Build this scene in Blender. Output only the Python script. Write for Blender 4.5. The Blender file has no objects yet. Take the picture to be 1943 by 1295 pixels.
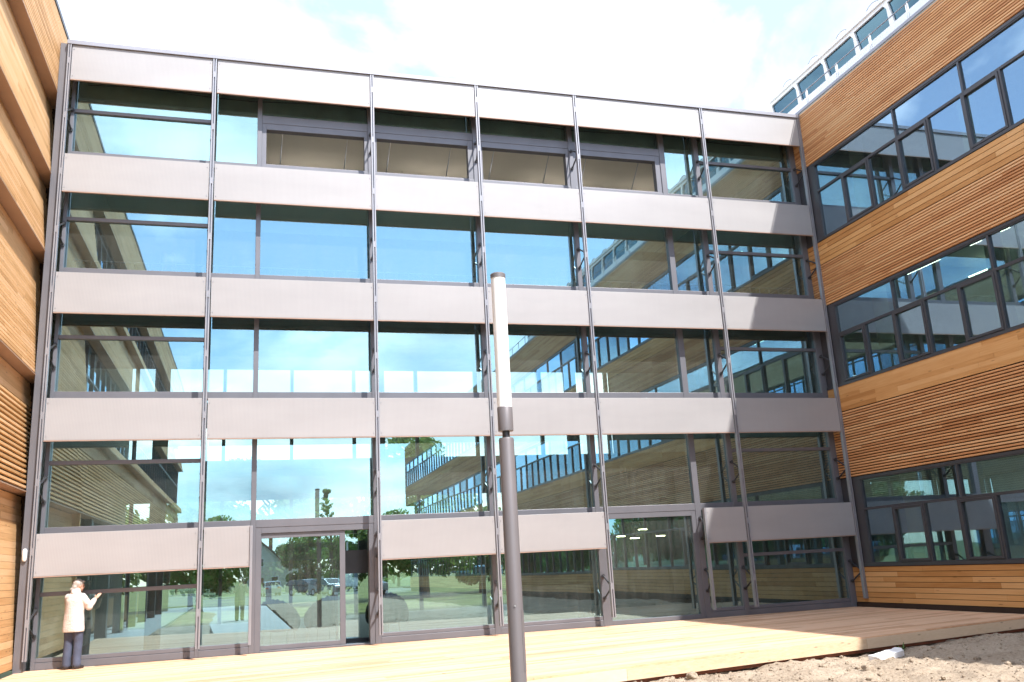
import bpy, bmesh, math, random
from mathutils import Vector, Matrix
from math import radians as R

SC = bpy.context.scene
COL = SC.collection
random.seed(7)

# ------------------------------------------------------------------ camera
CAM_POS = Vector((0.0, -19.667, 1.46))
YAW, PITCH, ROLL = R(16.964), R(14.016), R(-3.154)
cam_data = bpy.data.cameras.new('camera')
cam_data.sensor_width = 36.0
cam_data.lens = 31.378
cam_data.clip_start = 0.05
cam_data.clip_end = 3000
cam = bpy.data.objects.new('camera', cam_data)
COL.objects.link(cam)
f_ = Vector((math.sin(YAW) * math.cos(PITCH), math.cos(YAW) * math.cos(PITCH), math.sin(PITCH)))
r_ = Vector((math.cos(YAW), -math.sin(YAW), 0))
u_ = r_.cross(f_)
r2 = math.cos(ROLL) * r_ + math.sin(ROLL) * u_
u2 = -math.sin(ROLL) * r_ + math.cos(ROLL) * u_
M = Matrix(((r2.x, u2.x, -f_.x), (r2.y, u2.y, -f_.y), (r2.z, u2.z, -f_.z))).to_4x4()
M.translation = CAM_POS
cam.matrix_world = M
SC.camera = cam

# ------------------------------------------------------------------ world, sun, exposure
SUN_TO = Vector((0.53, -1.0, 1.45)).normalized()        # towards the sun
SUN_EL = math.asin(SUN_TO.z)
SUN_ROT = math.atan2(SUN_TO.x, SUN_TO.y)
W = bpy.data.worlds.new('World')
SC.world = W
W.use_nodes = True
nt = W.node_tree
nt.nodes.clear()
def N(tree, t, **kw):
    n = tree.nodes.new(t)
    for k, v in kw.items():
        setattr(n, k, v)
    return n
wo = N(nt, 'ShaderNodeOutputWorld')
bg = N(nt, 'ShaderNodeBackground')
bg.inputs['Strength'].default_value = 0.15
sky = N(nt, 'ShaderNodeTexSky', sky_type='NISHITA')
sky.sun_disc = False
sky.sun_elevation = SUN_EL
sky.sun_rotation = SUN_ROT
sky.dust_density = 0.4
sky.air_density = 1.1
sky.ozone_density = 3.0
tc = N(nt, 'ShaderNodeTexCoord')
sep = N(nt, 'ShaderNodeSeparateXYZ')
nt.links.new(tc.outputs['Generated'], sep.inputs[0])
zz = N(nt, 'ShaderNodeMath', operation='MAXIMUM'); zz.inputs[1].default_value = 0.0
nt.links.new(sep.outputs['Z'], zz.inputs[0])
za = N(nt, 'ShaderNodeMath', operation='ADD'); za.inputs[1].default_value = 0.28
nt.links.new(zz.outputs[0], za.inputs[0])
dx = N(nt, 'ShaderNodeMath', operation='DIVIDE'); dy = N(nt, 'ShaderNodeMath', operation='DIVIDE')
nt.links.new(sep.outputs['X'], dx.inputs[0]); nt.links.new(za.outputs[0], dx.inputs[1])
nt.links.new(sep.outputs['Y'], dy.inputs[0]); nt.links.new(za.outputs[0], dy.inputs[1])
cmb = N(nt, 'ShaderNodeCombineXYZ')
nt.links.new(dx.outputs[0], cmb.inputs['X']); nt.links.new(dy.outputs[0], cmb.inputs['Y'])
cmb.inputs['Z'].default_value = 22.1
n1 = N(nt, 'ShaderNodeTexNoise'); n1.inputs['Scale'].default_value = 2.1
n1.inputs['Detail'].default_value = 9; n1.inputs['Roughness'].default_value = 0.55
n1.inputs['Distortion'].default_value = 0.35
nt.links.new(cmb.outputs[0], n1.inputs['Vector'])
cr = N(nt, 'ShaderNodeValToRGB')
cr.color_ramp.elements[0].position = 0.43; cr.color_ramp.elements[0].color = (0, 0, 0, 1)
cr.color_ramp.elements[1].position = 0.61; cr.color_ramp.elements[1].color = (1, 1, 1, 1)
nt.links.new(n1.outputs['Fac'], cr.inputs[0])
n2 = N(nt, 'ShaderNodeTexNoise'); n2.inputs['Scale'].default_value = 1.7
n2.inputs['Detail'].default_value = 6
off = N(nt, 'ShaderNodeVectorMath', operation='ADD'); off.inputs[1].default_value = (5.3, 1.9, 2.0)
nt.links.new(cmb.outputs[0], off.inputs[0]); nt.links.new(off.outputs[0], n2.inputs['Vector'])
cr2 = N(nt, 'ShaderNodeValToRGB')
cr2.color_ramp.elements[0].position = 0.35; cr2.color_ramp.elements[0].color = (4.0, 4.6, 5.3, 1)
cr2.color_ramp.elements[1].position = 0.6; cr2.color_ramp.elements[1].color = (10.5, 10.6, 10.8, 1)
nt.links.new(n2.outputs['Fac'], cr2.inputs[0])
mixc = N(nt, 'ShaderNodeMix', data_type='RGBA')
nt.links.new(cr.outputs[0], mixc.inputs['Factor'])
skyb = N(nt, 'ShaderNodeMix', data_type='RGBA')
skyb.inputs['Factor'].default_value = 0.2            # thin high veil over the blue
skyb.inputs['B'].default_value = (7.2, 8.0, 8.8, 1)
nt.links.new(sky.outputs[0], skyb.inputs['A'])
nt.links.new(skyb.outputs['Result'], mixc.inputs['A'])
nt.links.new(cr2.outputs[0], mixc.inputs['B'])
nt.links.new(mixc.outputs['Result'], bg.inputs['Color'])
nt.links.new(bg.outputs[0], wo.inputs['Surface'])

sun_d = bpy.data.lights.new('sun', 'SUN')
sun_d.energy = 3.9
sun_d.angle = R(0.55)
sun_d.color = (1.0, 0.96, 0.91)
sun = bpy.data.objects.new('sun', sun_d)
sun.rotation_euler = (-SUN_TO).to_track_quat('-Z', 'Y').to_euler()
COL.objects.link(sun)

SC.view_settings.view_transform = 'Standard'
SC.view_settings.look = 'None'
SC.view_settings.exposure = 1.24
SC.view_settings.gamma = 1.0
SC.view_settings.use_curve_mapping = False
SC.render.engine = 'CYCLES'
SC.cycles.use_denoising = True
SC.cycles.max_bounces = 10
SC.cycles.transparent_max_bounces = 24
SC.cycles.glossy_bounces = 6
SC.cycles.caustics_reflective = False
SC.cycles.caustics_refractive = False

# ------------------------------------------------------------------ helpers
class MB:
    """collects faces, builds one mesh object"""
    def __init__(s): s.v = []; s.f = []; s.smooth = False
    def box(s, x0, x1, y0, y1, z0, z1):
        b = len(s.v)
        s.v += [(x0, y0, z0), (x1, y0, z0), (x1, y1, z0), (x0, y1, z0), (x0, y0, z1), (x1, y0, z1), (x1, y1, z1), (x0, y1, z1)]
        s.f += [tuple(b + i for i in q) for q in ((0, 3, 2, 1), (4, 5, 6, 7), (0, 1, 5, 4), (1, 2, 6, 5), (2, 3, 7, 6), (3, 0, 4, 7))]
        return s
    def hexa(s, pts):
        b = len(s.v); s.v += [tuple(p) for p in pts]
        s.f += [tuple(b + i for i in q) for q in ((0, 3, 2, 1), (4, 5, 6, 7), (0, 1, 5, 4), (1, 2, 6, 5), (2, 3, 7, 6), (3, 0, 4, 7))]
        return s
    def poly(s, pts):
        b = len(s.v); s.v += [tuple(p) for p in pts]; s.f.append(tuple(range(b, b + len(pts)))); return s
    def prism(s, pts, d):
        """closed prism of polygon pts extruded by vector d"""
        b = len(s.v); n = len(pts); d = Vector(d)
        s.v += [tuple(p) for p in pts] + [tuple(Vector(p) + d) for p in pts]
        s.f.append(tuple(range(b + n - 1, b - 1, -1))); s.f.append(tuple(range(b + n, b + 2 * n)))
        for i in range(n):
            j = (i + 1) % n
            s.f.append((b + i, b + j, b + n + j, b + n + i))
        return s
    def tube(s, pts, rad, seg=8, caps=True):
        pts = [Vector(p) for p in pts]
        rads = rad if isinstance(rad, (list, tuple)) else [rad] * len(pts)
        b = len(s.v)
        for i, p in enumerate(pts):
            t = (pts[min(i + 1, len(pts) - 1)] - pts[max(i - 1, 0)]).normalized()
            a = Vector((0, 0, 1)) if abs(t.z) < 0.9 else Vector((1, 0, 0))
            u = t.cross(a).normalized(); w = t.cross(u)
            for k in range(seg):
                an = 2 * math.pi * k / seg
                s.v.append(tuple(p + (u * math.cos(an) + w * math.sin(an)) * rads[i]))
        for i in range(len(pts) - 1):
            for k in range(seg):
                k2 = (k + 1) % seg
                s.f.append((b + i * seg + k, b + i * seg + k2, b + (i + 1) * seg + k2, b + (i + 1) * seg + k))
        if caps:
            s.f.append(tuple(b + k for k in range(seg - 1, -1, -1)))
            s.f.append(tuple(b + (len(pts) - 1) * seg + k for k in range(seg)))
        return s
    def mesh(s, name, mat):
        me = bpy.data.meshes.new(name)
        me.from_pydata(s.v, [], s.f)
        me.validate()
        bm = bmesh.new(); bm.from_mesh(me); bmesh.ops.recalc_face_normals(bm, faces=bm.faces); bm.to_mesh(me); bm.free()
        if mat: me.materials.append(mat)
        return me
    def build(s, name, mat, parent=None, smooth=False, bevel=0, **props):
        me = s.mesh(name, mat)
        if smooth:
            for p in me.polygons: p.use_smooth = True
            try: me.set_sharp_from_angle(angle=R(40))
            except Exception: pass
        return link(name, me, parent, bevel, **props)

def link(name, me, parent=None, bevel=0, loc=None, **props):
    o = bpy.data.objects.new(name, me); COL.objects.link(o)
    if parent is not None:
        o.parent = parent
        o.matrix_parent_inverse = Matrix.Translation(-parent_origin(parent))
    if loc is not None: o.location = loc
    if bevel:
        m = o.modifiers.new('bevel', 'BEVEL'); m.width = bevel; m.segments = 2; m.limit_method = 'ANGLE'
    for k, v in props.items(): o[k] = v
    return o

_ORG = {}
def parent_origin(p):
    # parts are modelled in world coordinates; a thing's Empty may stand anywhere
    return _ORG.get(p.name, Vector((0, 0, 0)))

def thing(name, label, cat, loc=(0, 0, 0), group=None):
    o = bpy.data.objects.new(name, None); COL.objects.link(o)
    o.empty_display_size = 0.2
    o.location = loc
    o['label'] = label; o['category'] = cat
    if group: o['group'] = group
    _ORG[o.name] = Vector(loc)
    return o

def tag(o, label, cat, group=None):
    o['label'] = label; o['category'] = cat
    if group: o['group'] = group
    return o

def copy_tree(o, parent=None):
    c = o.copy(); COL.objects.link(c)
    if parent is not None: c.parent = parent
    for ch in list(o.children): copy_tree(ch, c)
    return c

# ------------------------------------------------------------------ materials
def mat_new(name):
    m = bpy.data.materials.new(name); m.use_nodes = True
    t = m.node_tree; p = t.nodes['Principled BSDF']
    return m, t, p

def ramp(t, fac, stops):
    c = N(t, 'ShaderNodeValToRGB')
    e = c.color_ramp.elements
    while len(e) < len(stops): e.new(0.5)
    for i, (pos, col) in enumerate(stops):
        e[i].position = pos; e[i].color = (*col, 1)
    t.links.new(fac, c.inputs[0])
    return c.outputs[0]

def pos_noise(t, scale3=(1, 1, 1), scale=1.0, detail=4, rough=0.55, obj=False):
    g = N(t, 'ShaderNodeTexCoord') if obj else N(t, 'ShaderNodeNewGeometry')
    mp = N(t, 'ShaderNodeVectorMath', operation='MULTIPLY'); mp.inputs[1].default_value = scale3
    t.links.new(g.outputs['Object'] if obj else g.outputs['Position'], mp.inputs[0])
    n = N(t, 'ShaderNodeTexNoise'); n.inputs['Scale'].default_value = scale
    n.inputs['Detail'].default_value = detail; n.inputs['Roughness'].default_value = rough
    t.links.new(mp.outputs[0], n.inputs['Vector'])
    return n.outputs['Fac']

def plain(name, col, rough=0.5, metal=0.0, var=0.12, nscale=3.0, bump=0.0, spec=0.5):
    m, t, p = mat_new(name)
    f = pos_noise(t, (1, 1, 1), nscale, 5)
    a = tuple(c * (1 - var) for c in col); b = tuple(min(1, c * (1 + var)) for c in col)
    t.links.new(ramp(t, f, [(0.3, a), (0.7, b)]), p.inputs['Base Color'])
    p.inputs['Roughness'].default_value = rough
    p.inputs['Metallic'].default_value = metal
    p.inputs['Specular IOR Level'].default_value = spec
    if bump:
        n2 = pos_noise(t, (1, 1, 1), nscale * 6, 6)
        b_ = N(t, 'ShaderNodeBump'); b_.inputs['Strength'].default_value = bump; b_.inputs['Distance'].default_value = 0.02
        t.links.new(n2, b_.inputs['Height']); t.links.new(b_.outputs[0], p.inputs['Normal'])
    return m

def wood(name, c_dark, c_mid, c_light, along='y', rough=0.62):
    """timber: each board its own tone, grain along the board, a few knots"""
    m, t, p = mat_new(name)
    oi = N(t, 'ShaderNodeObjectInfo'); g = N(t, 'ShaderNodeNewGeometry')
    ad = N(t, 'ShaderNodeMath', operation='ADD')
    t.links.new(oi.outputs['Random'], ad.inputs[0]); t.links.new(g.outputs['Random Per Island'], ad.inputs[1])
    fr = N(t, 'ShaderNodeMath', operation='FRACT'); t.links.new(ad.outputs[0], fr.inputs[0])
    s3 = {'y': (30, 0.9, 30), 'x': (0.9, 30, 30)}[along]
    gr = pos_noise(t, s3, 1.4, 8, 0.65)
    bl = pos_noise(t, {'y': (2.5, 0.5, 2.5), 'x': (0.5, 2.5, 2.5)}[along], 1.3, 3)
    m1 = N(t, 'ShaderNodeMath', operation='MULTIPLY'); m1.inputs[1].default_value = 0.44
    t.links.new(fr.outputs[0], m1.inputs[0])
    m2 = N(t, 'ShaderNodeMath', operation='MULTIPLY_ADD'); m2.inputs[1].default_value = 0.56
    t.links.new(gr, m2.inputs[0]); t.links.new(m1.outputs[0], m2.inputs[2])
    m3 = N(t, 'ShaderNodeMath', operation='MULTIPLY_ADD'); m3.inputs[1].default_value = 0.35
    t.links.new(bl, m3.inputs[0]); t.links.new(m2.outputs[0], m3.inputs[2])
    colr = ramp(t, m3.outputs[0], [(0.42, c_dark), (0.68, c_mid), (0.98, c_light)])
    # knots
    vo = N(t, 'ShaderNodeTexVoronoi'); vo.inputs['Scale'].default_value = 1.0
    mp = N(t, 'ShaderNodeVectorMath', operation='MULTIPLY'); mp.inputs[1].default_value = {'y': (9, 1.6, 9), 'x': (1.6, 9, 9)}[along]
    t.links.new(g.outputs['Position'], mp.inputs[0]); t.links.new(mp.outputs[0], vo.inputs['Vector'])
    kn = N(t, 'ShaderNodeMapRange'); kn.inputs['From Min'].default_value = 0.05; kn.inputs['From Max'].default_value = 0.13
    kn.inputs['To Min'].default_value = 0.55; kn.inputs['To Max'].default_value = 1.0
    t.links.new(vo.outputs['Distance'], kn.inputs['Value'])
    mx = N(t, 'ShaderNodeMix', data_type='RGBA', blend_type='MULTIPLY'); mx.inputs['Factor'].default_value = 1.0
    t.links.new(colr, mx.inputs['A']); t.links.new(kn.outputs[0], mx.inputs['B'])
    t.links.new(mx.outputs['Result'], p.inputs['Base Color'])
    p.inputs['Roughness'].default_value = rough
    p.inputs['Specular IOR Level'].default_value = 0.3
    b_ = N(t, 'ShaderNodeBump'); b_.inputs['Strength'].default_value = 0.25; b_.inputs['Distance'].default_value = 0.004
    t.links.new(gr, b_.inputs['Height']); t.links.new(b_.outputs[0], p.inputs['Normal'])
    return m

def glass(name, refl=0.27, tint=(0.66, 0.80, 0.78), gcol=(0.86, 0.97, 1.0), wob=0.0, dust=0.0):
    m, t, p = mat_new(name)
    t.nodes.remove(p)
    out = [n for n in t.nodes if n.type == 'OUTPUT_MATERIAL'][0]
    tr = N(t, 'ShaderNodeBsdfTransparent'); tr.inputs['Color'].default_value = (*tint, 1)
    gl = N(t, 'ShaderNodeBsdfGlossy'); gl.inputs['Roughness'].default_value = 0.0; gl.inputs['Color'].default_value = (*gcol, 1)
    lw = N(t, 'ShaderNodeFresnel'); lw.inputs['IOR'].default_value = 1.5
    mr = N(t, 'ShaderNodeMapRange'); mr.inputs['From Min'].default_value = 0.04; mr.inputs['From Max'].default_value = 1.0
    mr.inputs['To Min'].default_value = refl; mr.inputs['To Max'].default_value = 1.0
    t.links.new(lw.outputs[0], mr.inputs['Value'])
    mx = N(t, 'ShaderNodeMixShader')
    t.links.new(mr.outputs[0], mx.inputs[0]); t.links.new(tr.outputs[0], mx.inputs[1]); t.links.new(gl.outputs[0], mx.inputs[2])
    t.links.new(mx.outputs[0], out.inputs['Surface'])
    if dust:
        # a thin film of rain-streaked dust; its haze is added to lift dark strips
        df = N(t, 'ShaderNodeBsdfDiffuse'); df.inputs['Color'].default_value = (0.62, 0.66, 0.62, 1)
        a = pos_noise(t, (7, 7, 0.45), 1.3, 5, 0.6); c = pos_noise(t, (1, 1, 1), 0.8, 3)
        mu = N(t, 'ShaderNodeMath', operation='MULTIPLY'); t.links.new(a, mu.inputs[0]); t.links.new(c, mu.inputs[1])
        mm = N(t, 'ShaderNodeMapRange'); mm.inputs['From Min'].default_value = 0.12; mm.inputs['From Max'].default_value = 0.42
        mm.inputs['To Min'].default_value = dust * 0.35; mm.inputs['To Max'].default_value = dust * 1.6
        t.links.new(mu.outputs[0], mm.inputs['Value'])
        m2 = N(t, 'ShaderNodeMixShader')
        t.links.new(mm.outputs[0], m2.inputs[0]); t.links.new(mx.outputs[0], m2.inputs[1]); t.links.new(df.outputs[0], m2.inputs[2])
        t.links.new(m2.outputs[0], out.inputs['Surface'])
    if wob:
        f = pos_noise(t, (1, 1, 1), 0.9, 1)
        b_ = N(t, 'ShaderNodeBump'); b_.inputs['Strength'].default_value = wob; b_.inputs['Distance'].default_value = 0.01
        t.links.new(f, b_.inputs['Height']); t.links.new(b_.outputs[0], gl.inputs['Normal'])
    return m

def emit(name, col, s):
    m, t, p = mat_new(name)
    p.inputs['Base Color'].default_value = (0.8, 0.8, 0.8, 1)
    p.inputs['Emission Color'].default_value = (*col, 1); p.inputs['Emission Strength'].default_value = s
    return m

M_SLAT = wood('larch_slat', (0.44, 0.20, 0.08), (0.63, 0.34, 0.155), (0.70, 0.45, 0.24), 'y')
M_BOARD = wood('larch_board', (0.42, 0.195, 0.06), (0.58, 0.31, 0.115), (0.67, 0.40, 0.18), 'y')
M_LSLAT = wood('larch_slat_pale', (0.45, 0.255, 0.105), (0.63, 0.39, 0.19), (0.71, 0.48, 0.28), 'y')
M_DECK = wood('larch_deck', (0.50, 0.285, 0.165), (0.67, 0.43, 0.275), (0.75, 0.52, 0.36), 'x', 0.55)
M_FASCIA = wood('pine_fascia', (0.48, 0.34, 0.21), (0.62, 0.47, 0.32), (0.70, 0.55, 0.40), 'x', 0.6)
M_SOFFIT = plain('brown_soffit', (0.33, 0.21, 0.14), 0.5, 0, 0.08, 1.5)
M_MEMBRANE = plain('dark_membrane', (0.030, 0.016, 0.009), 0.9)
M_FRAME = plain('dark_grey_frame', (0.15, 0.15, 0.168), 0.42, 0.35, 0.07, 2.0)
M_RAIL = plain('grey_guide_rail', (0.29, 0.29, 0.315), 0.38, 0.4, 0.08, 2.0)
M_CAP = plain('pale_metal_cap', (0.27, 0.27, 0.30), 0.4, 0.3, 0.06, 2.0)
M_WRAIL = plain('anthracite_window_frame', (0.055, 0.055, 0.062), 0.4, 0.1, 0.08, 2.0)
M_PBACK = plain('panel_backing', (0.50, 0.53, 0.52), 0.6, 0.0, 0.06)
M_COPPER = plain('copper_trim', (0.34, 0.24, 0.195), 0.45, 0.2, 0.1, 4.0)
M_STEEL = plain('dark_steel', (0.06, 0.06, 0.065), 0.4, 0.4)
M_BRIGHT = plain('galvanised', (0.5, 0.5, 0.5), 0.3, 0.8)
M_WHITE = plain('white_paint', (0.80, 0.80, 0.81), 0.4, 0, 0.03)
M_CONC = plain('concrete', (0.36, 0.36, 0.33), 0.85, 0, 0.15, 2.0, 0.2)
M_BEAM = plain('pale_concrete', (0.62, 0.64, 0.52), 0.85, 0, 0.3, 1.6, 0.2)
M_PALECOL = plain('pale_column', (0.62, 0.66, 0.58), 0.7, 0, 0.06)
M_INWALL = plain('interior_wall', (0.58, 0.60, 0.56), 0.8, 0, 0.08)
M_CEIL = plain('cream_ceiling', (0.80, 0.73, 0.62), 0.8, 0, 0.04, 1.0)
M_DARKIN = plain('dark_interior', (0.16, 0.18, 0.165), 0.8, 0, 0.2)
M_INFLOOR = plain('interior_floor', (0.16, 0.16, 0.15), 0.35, 0, 0.12)
M_REDOX = plain('red_oxide_steel', (0.16, 0.045, 0.02), 0.6, 0, 0.25, 5)
M_GLASS = glass('facade_glass', 0.43, (0.66, 0.84, 0.78), (0.52, 0.83, 0.92), wob=0.06, dust=0.04)
M_WGLASS = glass('wing_glass', 0.42, (0.50, 0.70, 0.60), (0.56, 0.80, 1.0), wob=0.04, dust=0.02)
def clear(name):
    m, t, p = mat_new(name); t.nodes.remove(p)
    out = [n for n in t.nodes if n.type == 'OUTPUT_MATERIAL'][0]
    tr = N(t, 'ShaderNodeBsdfTransparent'); tr.inputs['Color'].default_value = (0.99, 1.0, 0.99, 1)
    t.links.new(tr.outputs[0], out.inputs['Surface']); return m
M_CLEAR = clear('glass_inner_face')
def coat_front(o, idx):
    """only the outer face carries the solar control coating"""
    o.data.materials.append(M_CLEAR)
    for i, p in enumerate(o.data.polygons): p.material_index = 0 if i == idx else 1
    return o
M_TEAL = glass('roof_glass', 0.13, (0.30, 0.55, 0.66), (0.45, 0.80, 1.0))
M_LAMPW = None

def panel_mat():
    m, t, p = mat_new('perforated_panel')
    g = N(t, 'ShaderNodeNewGeometry')
    sp = N(t, 'ShaderNodeSeparateXYZ'); t.links.new(g.outputs['Position'], sp.inputs[0])
    # staggered perforation: product of two diagonal waves
    def wave(ax, az, sc):
        a = N(t, 'ShaderNodeMath', operation='MULTIPLY'); a.inputs[1].default_value = ax * sc
        b = N(t, 'ShaderNodeMath', operation='MULTIPLY_ADD'); b.inputs[1].default_value = az * sc
        t.links.new(sp.outputs['X'], a.inputs[0]); t.links.new(sp.outputs['Z'], b.inputs[0]); t.links.new(a.outputs[0], b.inputs[2])
        s = N(t, 'ShaderNodeMath', operation='SINE'); t.links.new(b.outputs[0], s.inputs[0])
        return s.outputs[0]
    mu = N(t, 'ShaderNodeMath', operation='MULTIPLY')
    t.links.new(wave(1, 1.6, 2 * math.pi / 0.052), mu.inputs[0]); t.links.new(wave(1, -1.6, 2 * math.pi / 0.052), mu.inputs[1])
    l1 = pos_noise(t, (0.35, 1, 1.2), 1.1, 4); l2 = pos_noise(t, (5.0, 1, 0.35), 1.6, 5, 0.6)
    lh = N(t, 'ShaderNodeMath', operation='MULTIPLY_ADD'); lh.inputs[1].default_value = 0.16; t.links.new(l2, lh.inputs[0]); lk = N(t, 'ShaderNodeMath', operation='MULTIPLY'); lk.inputs[1].default_value = 0.84; t.links.new(l1, lk.inputs[0]); t.links.new(lk.outputs[0], lh.inputs[2]); lum = lh.outputs[0]
    a = N(t, 'ShaderNodeMath', operation='MULTIPLY_ADD'); a.inputs[1].default_value = 0.30
    t.links.new(mu.outputs[0], a.inputs[0]); t.links.new(lum, a.inputs[2])
    t.links.new(ramp(t, a.outputs[0], [(0.15, (0.265, 0.258, 0.262)), (0.85, (0.35, 0.341, 0.347))]), p.inputs['Base Color'])
    p.inputs['Roughness'].default_value = 0.5; p.inputs['Metallic'].default_value = 0.15
    return m
M_PANEL = panel_mat()

def soil_mat():
    m, t, p = mat_new('dry_soil')
    a = pos_noise(t, (1, 1, 1), 1.2, 8, 0.6); b = pos_noise(t, (1, 1, 1), 22, 6, 0.7)
    mx = N(t, 'ShaderNodeMath', operation='MULTIPLY_ADD'); mx.inputs[1].default_value = 0.55
    t.links.new(b, mx.inputs[0]); 
    sc = N(t, 'ShaderNodeMath', operation='MULTIPLY'); sc.inputs[1].default_value = 0.5
    t.links.new(a, sc.inputs[0]); t.links.new(sc.outputs[0], mx.inputs[2])
    t.links.new(ramp(t, mx.outputs[0], [(0.32, (0.19, 0.145, 0.105)), (0.50, (0.38, 0.305, 0.23)), (0.72, (0.53, 0.44, 0.345))]), p.inputs['Base Color'])
    p.inputs['Roughness'].default_value = 0.95; p.inputs['Specular IOR Level'].default_value = 0.1
    bp = N(t, 'ShaderNodeBump'); bp.inputs['Strength'].default_value = 0.9; bp.inputs['Distance'].default_value = 0.05
    t.links.new(b, bp.inputs['Height']); t.links.new(bp.outputs[0], p.inputs['Normal'])
    return m
M_SOIL = soil_mat()
M_GRASS = plain('field_grass', (0.10, 0.125, 0.04), 0.9, 0, 0.45, 0.35, 0.3)
M_PATH = plain('pale_paving', (0.42, 0.42, 0.41), 0.8, 0, 0.1, 1.3)
M_ASPH = plain('asphalt', (0.10, 0.10, 0.105), 0.9, 0, 0.2, 2.0)
M_GRAVEL = plain('grey_gravel', (0.30, 0.31, 0.31), 0.9, 0, 0.5, 14.0, 0.5)
M_LEAF = plain('foliage', (0.10, 0.155, 0.045), 0.7, 0, 0.55, 0.9)
M_LEAF2 = plain('foliage_dark', (0.07, 0.12, 0.045), 0.7, 0, 0.5, 0.9)
for m_ in (M_LEAF, M_LEAF2):
    t = m_.node_tree; p = t.nodes['Principled BSDF']; out = [n for n in t.nodes if n.type == 'OUTPUT_MATERIAL'][0]
    tl = N(t, 'ShaderNodeBsdfTranslucent'); tl.inputs['Color'].default_value = (0.22, 0.34, 0.07, 1)
    mxs = N(t, 'ShaderNodeMixShader'); mxs.inputs[0].default_value = 0.45
    t.links.new(p.outputs[0], mxs.inputs[1]); t.links.new(tl.outputs[0], mxs.inputs[2]); t.links.new(mxs.outputs[0], out.inputs['Surface'])
M_BARK = plain('bark', (0.10, 0.075, 0.05), 0.9, 0, 0.3, 6)

# ------------------------------------------------------------------ setting: ground
def gridmesh(name, xs, ys, zf, mat, kind='structure', parent=None):
    v = [(x, y, zf(x, y)) for y in ys for x in xs]
    nx = len(xs); f = []
    for j in range(len(ys) - 1):
        for i in range(nx - 1):
            a = j * nx + i; f.append((a, a + 1, a + nx + 1, a + nx))
    me = bpy.data.meshes.new(name); me.from_pydata(v, [], f); me.materials.append(mat)
    for p in me.polygons: p.use_smooth = True
    return link(name, me, parent, kind=kind)

GZ = -0.32
MB().poly([(-900, -900, GZ), (900, -900, GZ), (900, 900, GZ), (-900, 900, GZ)]).build('ground', M_GRASS, kind='structure')
from mathutils import noise as mnoise
def edge_y(x): return -5.66 + (x - 14.0) * 0.205
def soil_z(x, y):
    n = mnoise.noise((x * 0.55, y * 0.55, 1.7)) * 0.07 + mnoise.noise((x * 1.9, y * 1.9, 4.1)) * 0.045
    n += mnoise.noise((x * 5.2, y * 5.2, 9.3)) * 0.042 + mnoise.noise((x * 11, y * 11, 2.3)) * 0.03
    d = edge_y(x) - y
    base = -0.245 + min(max(d - 0.2, 0), 3.0) * 0.02
    return base + n
def frange(a, b, s):
    n = int(round((b - a) / s)); return [a + (b - a) * i / n for i in range(n + 1)]
xs = frange(1.6, 2.6, 0.25) + frange(2.65, 15.5, 0.055)[1:] + frange(15.5, 18, 0.3)[1:]
ys = frange(-34, -11.6, 0.45) + frange(-11.55, -4.6, 0.055)[1:]
gridmesh('soil', xs, ys, soil_z, M_SOIL)
def mound_z(x, y):
    n = mnoise.noise((x * 0.5, y * 0.5, 5.7)) * 0.16 + mnoise.noise((x * 2, y * 2, 4.1)) * 0.06
    e = min(1, max(0, min(x + 3.0, -0.9 - x) / 0.5), 1) if True else 1
    return -0.31 + max(0, e) * (0.28 + n)
gridmesh('soil_bank', frange(-3.0, -0.9, 0.12), frange(-30, -9.6, 0.2), mound_z, M_SOIL)
MB().box(18.02, 60, -46, -10, GZ, -0.26).box(1.55, 18.02, -46, -34.02, GZ, -0.25).build('soil_field', M_SOIL, kind='structure')
# path of pale paving from the deck towards the car park, gravel along the left wing, car park and road
MB().hexa([(-0.75, -46, GZ), (1.5, -46, GZ), (1.5, -9.0, GZ), (-0.75, -9.0, GZ), (-2.6, -46, -0.15), (-0.3, -46, -0.15), (1.45, -8.6, -0.1), (-0.75, -8.6, -0.1)]).build('path', M_PATH, kind='structure')
MB().box(-5.2, -3.0, -42, -9.6, GZ, -0.22).build('gravel_strip', M_GRAVEL, kind='structure')
MB().box(-40, 60, -84, -46, GZ, -0.24).build('car_park', M_ASPH, kind='structure')
MB().box(-200, 200, -97, -91, GZ, -0.27).build('road', M_ASPH, kind='structure')

# ------------------------------------------------------------------ timber deck
deck = bpy.data.objects.new('timber_deck', None); COL.objects.link(deck); deck['kind'] = 'structure'
pl = MB()
SL = 0.205; ca = 1 / math.sqrt(1 + SL * SL); sa = SL * ca
D0 = Vector((14.0, -5.66, 0)); U = Vector((ca, sa, 0)); V = Vector((-sa, ca, 0))
PITCHP = 0.145
row = 0; w = 0.0
def clip_poly(poly, n, c):
    out = []
    for i in range(len(poly)):
        a, b = poly[i], poly[(i + 1) % len(poly)]
        da, db = a.dot(n) - c, b.dot(n) - c
        if da <= 0: out.append(a)
        if (da < 0 < db) or (db < 0 < da): out.append(a + (b - a) * (da / (da - db)))
    return out
while w < 9.4:
    s0 = -20.0 - random.random() * 3
    while s0 < 3.5:
        s1 = s0 + random.uniform(3.2, 4.6)
        q = [D0 + U * a + V * b for a, b in ((s0, w), (s1 - 0.004, w), (s1 - 0.004, w + PITCHP - 0.010), (s0, w + PITCHP - 0.010))]
        q = clip_poly(q, Vector((0, 1, 0)), -0.085)
        q = clip_poly(q, Vector((1, 0, 0)), 14.44) if len(q) > 2 else q
        q = clip_poly(q, Vector((-1, 0, 0)), 4.02) if len(q) > 2 else q
        if len(q) > 2:
            dz = random.uniform(-0.0015, 0.0015)
            pl.prism([p + Vector((0, 0, -0.028 + dz)) for p in q], (0, 0, 0.028))
        s0 = s1
    w += PITCHP; row += 1
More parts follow.
